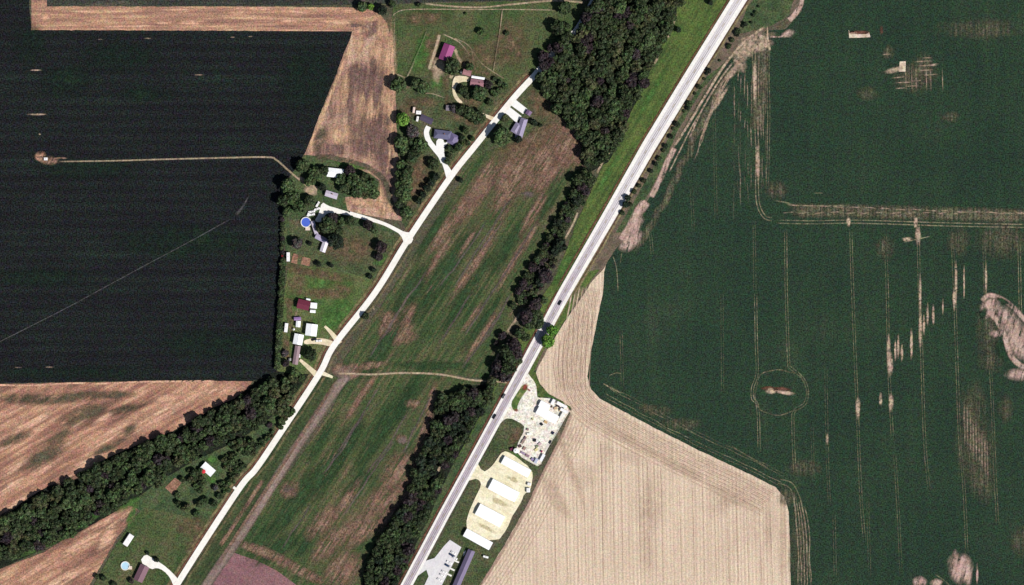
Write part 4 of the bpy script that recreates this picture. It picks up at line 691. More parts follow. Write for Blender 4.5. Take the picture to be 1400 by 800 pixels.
# round pools
def pool(label, x, y, r, water, shade, deck=None):
    cx, cy = W(x, y); o = thing('swimming_pool', label, 'pool', (cx, cy, .5)); R = r * S; n = 40
    bm = bmesh.new()
    prof = [(R, -.2), (R, 1.35), (R - .75, 1.35), (R - .75, .3)]
    ring = [[bm.verts.new((p[0] * math.cos(2 * math.pi * i / n), p[0] * math.sin(2 * math.pi * i / n), p[1])) for i in range(n)] for p in prof]
    for k in range(3):
        for i in range(n): bm.faces.new((ring[k][i], ring[k][(i + 1) % n], ring[k + 1][(i + 1) % n], ring[k + 1][i]))
    bm_obj('rim', bm, WHITE, o)
    bm = bmesh.new(); cyl(bm, 0, 0, .2, 1.1, R - .76, n=n); bm_obj('water', bm, water, o)
    bm = bmesh.new()
    for yy in (-.3, .3): box(bm, R - .7, R - .62, yy - .04, yy + .04, .5, 2.0); box(bm, R + .3, R + .38, yy - .04, yy + .04, -.2, 2.0); box(bm, R - .7, R + .38, yy - .04, yy + .04, 2.0, 2.08)
    for k in range(4): box(bm, R + .3, R + .36, -.3, .3, .2 + k * .4, .26 + k * .4)
    bm_obj('ladder', bm, plain('steel_tube', (180, 184, 190), .3), o)
    if deck:
        bm = bmesh.new(); box(bm, *deck, .9, 1.1); bm_obj('deck', bm, plain('bleached_deck', (232, 214, 200), .8), o)
        bm = bmesh.new()
        for sx_ in (deck[0] + .1, deck[1] - .2):
            for sy_ in (deck[2] + .1, deck[3] - .2): box(bm, sx_, sx_ + .12, sy_, sy_ + .12, -.3, .9)
        bm_obj('deck_post', bm, plain('bleached_deck', (232, 214, 200), .8), o)
    return o
pool('round blue swimming pool with a white rim beside the lilac grey farmhouse', 418.5, 304, 7.3, plain('blue_pool_water', (84, 112, 214), .12, spec=.5), None, (-.5, 3.6, -7.2, -4.4))
pool('round pale blue pool west of the brown violet house', 171.5, 773.5, 6.2, plain('pale_pool_water', (190, 228, 250), .12, spec=.5), None, (2.6, 6.0, -3.2, -.2))

# patio umbrella by the white cottage
cx, cy = W(279, 644.3); o = thing('patio_umbrella', 'small round red canopy at the south corner of the white roofed cottage', 'umbrella', (cx, cy, .4))
bm = bmesh.new(); cyl(bm, 0, 0, 0, 4.6, .05, n=8); bm_obj('pole', bm, WHITE, o)
bm = bmesh.new(); n = 8; top = bm.verts.new((0, 0, 5.1)); rg = [bm.verts.new((1.9 * math.cos(2 * math.pi * i / n), 1.9 * math.sin(2 * math.pi * i / n), 4.4)) for i in range(n)]
rl = [bm.verts.new((v.co.x, v.co.y, 4.2)) for v in rg]
for i in range(n): bm.faces.new((top, rg[i], rg[(i + 1) % n])); bm.faces.new((rg[i], rl[i], rl[(i + 1) % n], rg[(i + 1) % n]))
bm_obj('canopy', bm, plain('red_canvas', (214, 60, 70), .8), o)

# vehicles
def car_proto(kind):
    o = thing('parked_car', '', 'car', (0, 0, 0))
    L, Wd = 2.35, .92
    if kind == 'car': prof = [(-L, .35), (L, .35), (L, .75), (L - .9, .95), (L - 1.5, 1.42), (-1.0, 1.46), (-1.9, .98), (-L, .9)]
    else: prof = [(-L - .3, .4), (L + .3, .4), (L + .3, .95), (L - .7, 1.1), (L - 1.2, 1.75), (-.1, 1.78), (-.3, 1.1), (-L - .3, 1.08)]
    bm = bmesh.new(); a = [bm.verts.new((x, -Wd, z)) for x, z in prof]; b = [bm.verts.new((x, Wd, z)) for x, z in prof]
    bm.faces.new(a); bm.faces.new(b[::-1])
    for i in range(len(prof)): j = (i + 1) % len(prof); bm.faces.new((a[i], b[i], b[j], a[j]))
    for v in list(a) + list(b):
        if v.co.z > 1.3: v.co.y *= .82
    bmesh.ops.recalc_face_normals(bm, faces=bm.faces)
    bmesh.ops.bevel(bm, geom=list(bm.edges), offset=.06, segments=2, affect='EDGES')
    me = bpy.data.meshes.new('body'); bm.to_mesh(me); bm.free(); link('body', me, None, o)
    zs = prof[3][1]; x1 = prof[3][0]; x2 = prof[4][0]; zt = prof[4][1]
    bm = bmesh.new(); roof_slab(bm, [(x1 - .12, -Wd + .14, zs + .12), (x1 - .12, Wd - .14, zs + .12), (x2 + .06, Wd - .26, zt + .0), (x2 + .06, -Wd + .26, zt + .0)], .05); bm_obj('windscreen', bm, GLASS, o)
    bm = bmesh.new()
    for s_ in (-1, 1): box(bm, prof[5][0] + .1, x2 - .1, s_ * (Wd - .1) - .02, s_ * (Wd - .1) + .04, 1.02 if kind == 'car' else 1.2, 1.34 if kind == 'car' else 1.6)
    bm_obj('side_window', bm, GLASS, o)
    bmw = bmesh.new(); cyl(bmw, 0, 0, -.11, .11, .34, n=14); mw = bpy.data.meshes.new('wheel'); bmw.to_mesh(mw); bmw.free(); mw.materials.append(plain('tyre_rubber', (30, 30, 30)))
    for x in (-1.4, 1.45):
        for s_ in (-1, 1): wq = link('wheel', mw, None, o); wq.rotation_euler = (math.pi / 2, 0, 0); wq.location = (x, s_ * (Wd - .06), .34)
    for s_ in (-1, 1): bm = bmesh.new(); box(bm, L - .03 + (.3 if kind != 'car' else 0), L + .04 + (.3 if kind != 'car' else 0), s_ * .65 - .16, s_ * .65 + .16, .58, .72); bm_obj('headlight', bm, WHITE, o)
    return o
PC, PT = car_proto('car'), car_proto('truck'); used = {}
PAINT = {'black': plain('black_paint', (26, 28, 34), .3, spec=.5), 'white': plain('white_paint', (246, 246, 246), .35, spec=.4), 'blue': plain('blue_paint', (40, 62, 96), .3, spec=.5), 'grey': plain('grey_paint', (96, 98, 104), .35, spec=.5), 'red': plain('red_paint', (130, 30, 34), .35, spec=.5)}
def vehicle(kind, x, y, ang, paint, label, group=None, z=.42, name=None, cat='car'):
    """ang: heading in degrees anticlockwise in the photo"""
    p = PC if kind == 'car' else PT
    if kind in used: o = copy_tree(p)
    else: o = p; used[kind] = 1
    cx, cy = W(x, y); o.location = (cx, cy, LV(z) + .02); o.rotation_euler = (0, 0, math.radians(ang)); o['label'] = label; o['category'] = cat
    if name: o.name = name
    if group: o['group'] = group
    body = [c for c in o.children if c.name.startswith('body')][0]; key = kind + paint
    if key not in used:
        me = body.data.copy(); me.materials.clear(); me.materials.append(PAINT[paint]); used[key] = me
    body.data = used[key]; return o
vehicle('car', 676, 569.5, 60, 'black', 'black car driving along the highway opposite the trade lot', name='moving_car')
vehicle('car', 688.5, 541.5, 60, 'grey', 'dull grey car on the west edge of the highway near the turnoff', name='moving_car')
vehicle('car', 765.5, 414, 60, 'black', 'small black car on the highway north of the bright green tree', name='moving_car')
GP = 'vehicles parked in front of the motel'
vehicle('truck', 618, 759, -30, 'blue', 'dark blue pickup nearest the north end of the motel car park', GP, .37, 'pickup_truck', 'pickup')
vehicle('car', 619.8, 755.6, -30, 'white', 'pale car just north of the dark blue pickup at the motel', GP, .37)
vehicle('car', 622, 763, -30, 'white', 'white car just south of the dark blue pickup at the motel', GP, .37)
vehicle('car', 611.6, 773, -30, 'blue', 'dark blue car beside the second motel walkway', GP, .37)
vehicle('truck', 614.5, 769, -30, 'white', 'white pickup parked north of the dark blue car at the motel', GP, .37, 'pickup_truck', 'pickup')
vehicle('car', 607, 782, -30, 'white', 'white car parked between the second and third motel walkways', GP, .37)
vehicle('car', 604.5, 786.5, -30, 'white', 'white car beside the third motel walkway', GP, .37)
vehicle('car', 601, 792.5, -30, 'white', 'white car parked farthest south in the motel car park', GP, .37)
vehicle('truck', 436, 466, 5, 'white', 'white pickup on the beige drive south of the largest machine shed', None, .37, 'pickup_truck', 'pickup')
vehicle('car', 429.5, 464, 20, 'black', 'dark green black car beside the white pickup in the southern farmyard', None, .37)
GF = 'vehicles by the farmhouse drive'
for i, (x, y, a, lb) in enumerate(((434.5, 279.5, 60, 'white pickup northernmost of the line west of the farmhouse drive'), (433.5, 286, 20, 'white pickup second from the north beside the farmhouse drive'), (427, 289.5, 10, 'white pickup third from the north beside the farmhouse drive'), (426.5, 293.5, 10, 'white pickup southernmost in the line beside the farmhouse drive'))):
    vehicle('truck', x, y, a, 'white', lb, GF, .3, 'pickup_truck', 'pickup')
vehicle('car', 421.8, 292.5, 70, 'white', 'white car closest to the round blue pool', GF, .3)
vehicle('truck', 386, 351, 85, 'red', 'red pickup at the field edge west of the white camper', None, .3, 'pickup_truck', 'pickup')

# stock and clutter in the trade lot
def stack(label, x, y, ang, L, D, h, c, cat, name, n=4):
    cx, cy = W(x, y); o = thing(name, label, cat, (cx, cy, .68), math.radians(ang)); m = plain('stock_%d_%d_%d' % c, c, .8, .1)
    for k in range(n):
        bm = bmesh.new(); z0 = k * h / n; off = random.uniform(-.12, .12); box(bm, -L / 2 + off, L / 2 + off, -D / 2 + off * .5, D / 2 + off * .5, z0 + .04, z0 + h / n)
        bm_obj('layer', bm, m, o)
    return o
def container(label, x, y, ang, L, D, h, c):
    cx, cy = W(x, y); o = thing('shipping_container', label, 'container', (cx, cy, .68), math.radians(ang)); m = plain('container_%d_%d_%d' % c, c, .5)
    bm = bmesh.new(); box(bm, -L / 2, L / 2, -D / 2, D / 2, 0, h)
    k = int(L / .6)
    for i in range(k): x0 = -L / 2 + (i + .25) * L / k; box(bm, x0, x0 + .3 * L / k * 1.6, -D / 2 - .05, D / 2 + .05, .15, h + .04)
    bm_obj('body', bm, m, o)
    for s_ in (-1, 1): bm = bmesh.new(); box(bm, L / 2, L / 2 + .06, s_ * D / 4 - D / 4 + .05, s_ * D / 4 + D / 4 - .05, .1, h - .1); bm_obj('door', bm, m, o)
    return o
A = -28
container('long white container along the northeast fence of the trade lot', 768, 553.5, A, 9.5, 2.6, 2.7, (250, 250, 250))
container('white container next to the northern corner of the trade lot', 756, 549.5, 62, 5, 2.5, 2.7, (250, 250, 252))
container('white container against the east fence of the trade lot, near the longest wing', 771, 561.5, A, 7, 2.6, 2.7, (248, 248, 248))
container('pale container parallel to the east fence, by the field corner of the lot', 768.5, 568, 62, 6, 2.4, 2.7, (240, 238, 230))
container('white container along the south part of the east fence', 741.5, 625.5, 62, 6.5, 2.6, 2.6, (244, 246, 250))
container('bluish grey container in the south corner of the trade lot', 733, 630, 62, 4.5, 2.6, 2.6, (190, 196, 214))
items = [('dark blue vehicle bale near the east fence', 756, 592, 60, 2.6, 1.8, 1.6, (40, 44, 70)), ('dark stack alone in the middle of the pale lot', 731.3, 602, 90, 2.4, 2.2, 1.7, (44, 44, 40)), ('dark stack by the ochre heap south of the workshop', 740.7, 580, 30, 2.0, 2.0, 1.6, (40, 44, 48)),
         ('brown pallets inside the container ring, west side', 753.5, 555.5, A, 2.2, 1.8, 1.4, (90, 72, 66)), ('tan pallets in the centre of the container ring', 759.5, 558, 20, 3, 2, 1.3, (200, 170, 140)), ('dark pallets inside the container ring, north side', 762.5, 555, A, 3, 1.4, 1.4, (60, 52, 60)), ('ochre pallets near the east containers', 766, 561, 10, 2.4, 1.6, 1.2, (204, 176, 130)), ('slate coloured pallets near the east containers', 769.5, 558, 40, 2.6, 1.2, 1.4, (80, 84, 96)),
         ('mauve stack at the lot\'s west border, topmost', 721.5, 587, 60, 2, 1.6, 1.4, (150, 118, 124)), ('white stack below the mauve stack at the west border', 722.5, 593.5, 0, 3, 2, 1.6, (244, 240, 232)), ('dark mauve stack halfway down the west border', 718, 599, 60, 3, 1.6, 1.4, (140, 110, 116)), ('grey brown stack halfway down the west border', 715, 604, 60, 4, 2.2, 1.3, (158, 136, 130)), ('dark brown ring of timber low on the west border', 711, 610, 20, 2.6, 2.0, 1.3, (104, 74, 76)), ('rusty brown timber beside the white tank', 717, 613, 60, 3, 2.4, 1.2, (160, 134, 124)),
         ('lilac scrap pile east of the white tank', 715, 619.5, A, 4, 2, 1.4, (156, 138, 160)), ('mauve scrap pile on the lot\'s south fence', 721, 623, A, 3.4, 2.2, 1.4, (150, 126, 136)), ('green scrap pile near the south of the lot', 734, 610.5, 20, 2.4, 1.8, 1.2, (140, 146, 116)), ('pinkish scrap pile near the south of the lot', 738, 607, 40, 3, 2.2, 1.2, (214, 184, 192)), ('yellowish scrap pile near the south of the lot', 733, 615, 40, 2.6, 2.2, 1.2, (220, 212, 160)), ('crimson crate against the east fence', 740.5, 617, 60, 1.8, 1.4, 1.5, (140, 44, 90)),
         ('dark crate on the east fence north of the crimson crate', 752.5, 604.5, 62, 3.2, 1.0, 1.5, (44, 40, 48)), ('violet scrap pile in the south corner', 728, 628, 40, 2.6, 2.2, 1.5, (150, 140, 176)), ('ochre heap of boards south of the workshop', 746, 577, A, 3, 2.2, .8, (200, 170, 120)), ('brown boards west of the workshop door', 728, 573, 60, 1.8, 1.6, 1.0, (190, 180, 140)), ('maroon box outside the west border by the white tank', 699.5, 614, 30, 2.6, 2, 1.6, (110, 50, 80))]
for lb, x, y, a, L, D, h, c in items: stack(lb, x, y, a, L, D, h, c, 'pile' if 'pile' in lb or 'heap' in lb else ('crate' if 'crate' in lb or 'box' in lb else 'stack'), 'material_stack')
def tank(label, x, y, r, h, mat, z=.6):
    cx, cy = W(x, y); o = thing('storage_tank', label, 'tank', (cx, cy, z))
    bm = bmesh.new(); cyl(bm, 0, 0, -.2, h, r, n=28, cap=False); bm_obj('shell', bm, mat, o)
    bm = bmesh.new(); cyl(bm, 0, 0, h, h + r * .3, r * 1.02, .15, n=28); bm_obj('lid', bm, mat, o)
    bm = bmesh.new(); cyl(bm, 0, 0, h + r * .28, h + r * .3 + .3, .3, n=12); bm_obj('hatch', bm, plain('vent_grey', (190, 190, 190), .5), o); return o
TW = plain('tank_white', (250, 250, 250), .4, spec=.3)
tank('round white tank at the south border of the trade lot', 705.5, 616, 2.2, 3.5, TW)
tank('small white tank between the white store and the joined machine shed', 402, 450.3, .9, 2.2, TW)
trailer('white tank box on the reddish well pad in the dark crop', [(60.5, 215.5), (65.5, 215.5), (65.5, 219.5), (60.5, 219.5)], cat='container', name='utility_box', h=2.4, hitch=False)
# fence round the trade lot
def fence(label, pts, h=2.0, c=(120, 116, 110)):
    P = resample([Vector(W(*p)) for p in pts], 3.0); o = thing('chain_link_fence', label, 'fence', (P[0].x, P[0].y, .6))
    m = plain('fence_%d' % c[0], c, .6); pm = None
    for p in P:
        if pm is None:
            bm = bmesh.new(); cyl(bm, 0, 0, -.2, h, .06, n=6); pm = bpy.data.meshes.new('post'); bm.to_mesh(pm); bm.free(); pm.materials.append(m)
        q = link('post', pm, None, o); q.location = (p.x - P[0].x, p.y - P[0].y, 0)
    bm = bmesh.new()
    for a, b in zip(P[:-1], P[1:]):
        tn = (b - a); Ls = tn.length; tn.normalize(); nr = Vector((-tn.y, tn.x)) * .02
        for zz in (.1, .4, .7, 1.0, 1.3, 1.6, h - .05):
            p = [(a + nr - P[0], zz), (b + nr - P[0], zz), (b - nr - P[0], zz), (a - nr - P[0], zz)]
            lo = [bm.verts.new((v.x, v.y, z_)) for v, z_ in p]; hi = [bm.verts.new((v.x, v.y, z_ + .05)) for v, z_ in p]
            bm.faces.new(hi[::-1]); bm.faces.new(lo)
            for i in range(4): bm.faces.new((lo[i], hi[i], hi[(i + 1) % 4], lo[(i + 1) % 4]))
    bmesh.ops.recalc_face_normals(bm, faces=bm.faces)
    bm_obj('rail', bm, m, o); return o
fence('wire fence between the trade lot and the harvested field', [(781, 559), (770, 577), (755, 606), (739, 638)])
fence('wire fence along the southern end of the trade lot', [(738, 638.5), (726, 632), (708, 621)])
fence('wire fence along the green northern edge of the trade lot', [(735, 543), (756, 545.5), (780, 557.5)])
fence('pale post fence across the middle of the northern pasture', [(687, 14), (683, 45), (678, 75), (675, 98)], 1.2, (170, 162, 140))
fence('pale post fence along the green strip west of the purple barn', [(583, 44), (574, 66), (556, 106)], 1.2, (170, 162, 140))

# pump units on the well sites
def pump(label, x, y, ang):
    cx, cy = W(x, y); o = thing('pump_jack', label, 'oil pump', (cx, cy, .44), math.radians(ang)); m = plain('weathered_steel', (150, 120, 104), .6)
    bm = bmesh.new(); box(bm, -2.4, 2.0, -.6, .6, 0, .3); bm_obj('base', bm, m, o)
    bm = bmesh.new()
    for s_ in (-1, 1):
        for x0 in (-.8, .8):
            v = [bm.verts.new(p) for p in ((x0 - .08, s_ * .6, .3), (x0 + .08, s_ * .6, .3), (.06, s_ * .12, 3), (-.06, s_ * .12, 3))]; bm.faces.new(v)
            u = [bm.verts.new((p.co.x, p.co.y + .08, p.co.z)) for p in v]; bm.faces.new(u[::-1])
            for i in range(4): bm.faces.new((v[i], u[i], u[(i + 1) % 4], v[(i + 1) % 4]))
    bm_obj('samson_post', bm, m, o)
    bm = bmesh.new(); box(bm, -2.2, 2.2, -.14, .14, 3.0, 3.35); bm_obj('walking_beam', bm, m, o)
    bm = bmesh.new(); cyl(bm, 0, 0, -.18, .18, .8, n=16); h = bm_obj('horse_head', bm, m, o); h.rotation_euler = (math.pi / 2, 0, 0); h.location = (2.3, 0, 3.0)
    bm = bmesh.new(); box(bm, -2.3, -1.6, -.35, .35, .3, 1.2); bm_obj('motor', bm, m, o); return o
pump('small rusty pump on the pale notched pad near the top right of the green field', 1166, 45, 0)
pump('small rusty pump on the speckled pad among the looping wheel tracks', 1062, 534, 0)
pump('small rusty pump at the west side of the white box on the reddish well pad', 56, 216, 0)

# ================================================================== TREES
LEAF = {'dark': leaf_mat('dark_leaves', (.013, .021, .012), (.07, .098, .045)), 'green': leaf_mat('green_leaves', (.022, .036, .018), (.10, .15, .062)),
        'bright': leaf_mat('bright_leaves', (.05, .12, .02), (.17, .32, .06)), 'dull': leaf_mat('dull_leaves', (.04, .036, .036), (.13, .115, .11)), 'wine': leaf_mat('wine_leaves', (.016, .011, .015), (.07, .056, .058)),
        'conifer': leaf_mat('conifer_leaves', (.010, .015, .012), (.038, .055, .034)), 'olive': leaf_mat('olive_leaves', (.028, .032, .019), (.105, .12, .056))}
BARK = plain('bark', (88, 74, 62), .9)
def crown_arrays(seed, K=26, N=46, leaf=.17, hull=True, flat=.85, z0=1.15):
    g = np.random.default_rng(seed)
    # clump centres over a domed crown
    u = g.random(K); a = g.random(K) * 2 * np.pi; zz = -0.35 + 1.3 * u; zz = np.clip(zz, -.35, .95); rr = np.sqrt(np.clip(1 - zz ** 2, 0, 1))
    rad = .62 + .14 * g.random(K); cc = np.stack([rr * np.cos(a) * rad, rr * np.sin(a) * rad, zz * rad * flat], 1)
    cr = .26 + .16 * g.random(K); tint = g.random(K)
    d = g.normal(size=(K, N, 3)); d[..., 2] += .35; d /= np.linalg.norm(d, axis=2, keepdims=True)
    P = cc[:, None] + d * cr[:, None, None] * (.8 + .35 * g.random((K, N, 1)))
    nrm = d + g.normal(size=(K, N, 3)) * .45; nrm /= np.linalg.norm(nrm, axis=2, keepdims=True)
    h = g.normal(size=(K, N, 3)); t1 = np.cross(nrm, h); t1 /= np.linalg.norm(t1, axis=2, keepdims=True); t2 = np.cross(nrm, t1)
    sz = leaf * (.55 + .6 * g.random((K, N, 1)))
    q = np.stack([P + (t1 + t2 * .3) * sz, P + (t2 - t1 * .2) * sz, P - (t1 + t2 * .2) * sz, P - (t2 - t1 * .4) * sz], 2).reshape(-1, 3)
    ti = np.repeat(np.clip(tint[:, None] * .7 + g.random((K, N)) * .4, 0, 1).reshape(-1), 4)
    F = np.arange(len(q)).reshape(-1, 4)
    V = q; T = ti
    faces = [F]
    if hull:
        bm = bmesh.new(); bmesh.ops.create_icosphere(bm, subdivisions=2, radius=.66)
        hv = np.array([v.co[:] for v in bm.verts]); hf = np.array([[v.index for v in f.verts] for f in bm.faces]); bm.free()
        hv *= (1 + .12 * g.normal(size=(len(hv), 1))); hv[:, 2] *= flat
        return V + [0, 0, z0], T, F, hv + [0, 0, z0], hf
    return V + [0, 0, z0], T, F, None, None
def build_crown_mesh(name, V, T, F, HV, HF, mat):
    me = bpy.data.meshes.new(name)
    nv = len(V) + (len(HV) if HV is not None else 0); nq = len(F); ntr = len(HF) if HF is not None else 0
    co = np.concatenate([V, HV]) if HV is not None else V
    me.vertices.add(nv); me.vertices.foreach_set('co', co.astype(np.float32).ravel())
    loops = np.concatenate([F.ravel(), (HF + len(V)).ravel()]) if ntr else F.ravel()
    me.loops.add(len(loops)); me.loops.foreach_set('vertex_index', loops.astype(np.int32))
    me.polygons.add(nq + ntr)
    st_ = np.concatenate([np.arange(nq) * 4, nq * 4 + np.arange(ntr) * 3]); 
    me.polygons.foreach_set('loop_start', st_.astype(np.int32))
    me.update(calc_edges=True)
    t = np.concatenate([T, np.full(nv - len(T), .1)]); at = me.attributes.new('tint', 'FLOAT', 'POINT'); at.data.foreach_set('value', t.astype(np.float32))  # hull gets a low tint: shade in the gaps between clumps, put into the colour
    me.materials.append(mat); return me
def trunk_mesh():
    bm = bmesh.new(); cyl(bm, 0, 0, -.1, .9, .075, .045, n=8); 
    for k in range(5):
        a = k * 1.26; p0 = Vector((0, 0, .55 + .07 * k)); p1 = Vector((.45 * math.cos(a), .45 * math.sin(a), 1.1 + .08 * k)); dd = (p1 - p0).normalized(); s1 = dd.orthogonal().normalized(); s2 = dd.cross(s1)
        A_ = [bm.verts.new(p0 + (s1 * math.cos(t) + s2 * math.sin(t)) * .03) for t in (0, 2.1, 4.2)]; B_ = [bm.verts.new(p1 + (s1 * math.cos(t) + s2 * math.sin(t)) * .012) for t in (0, 2.1, 4.2)]
        for i in range(3): bm.faces.new((A_[i], A_[(i + 1) % 3], B_[(i + 1) % 3], B_[i]))
    me = bpy.data.meshes.new('trunk'); bm.to_mesh(me); bm.free(); me.materials.append(BARK); return me
TRUNK = trunk_mesh(); CM = {}
def crown_mesh(kind, var):
    if (kind, var) not in CM:
        con = kind == 'conifer'
        CM[(kind, var)] = build_crown_mesh('crown', *crown_arrays(100 + var + 17 * list(LEAF).index(kind), flat=1.35 if con else .85, z0=1.3 if con else 1.15), LEAF[kind])
    return CM[(kind, var)]
rt = random.Random(11)
def tree(x, y, r, kind, label, group=None, name='tree', cat='tree', tall=1.0):
    """the base stands so that the crown is centred on photo pixel (x, y)"""
    cx, cy = W(x, y); R = r * S
    o = thing(name, label, cat, (cx, cy, .2), rt.random() * 6.28, group, (R * rt.uniform(.94, 1.08), R * rt.uniform(.94, 1.08), R * tall * 1.02 * rt.uniform(.9, 1.12)))
    link('trunk', TRUNK, None, o); link('crown', crown_mesh(kind, rt.randrange(5)), None, o); return o
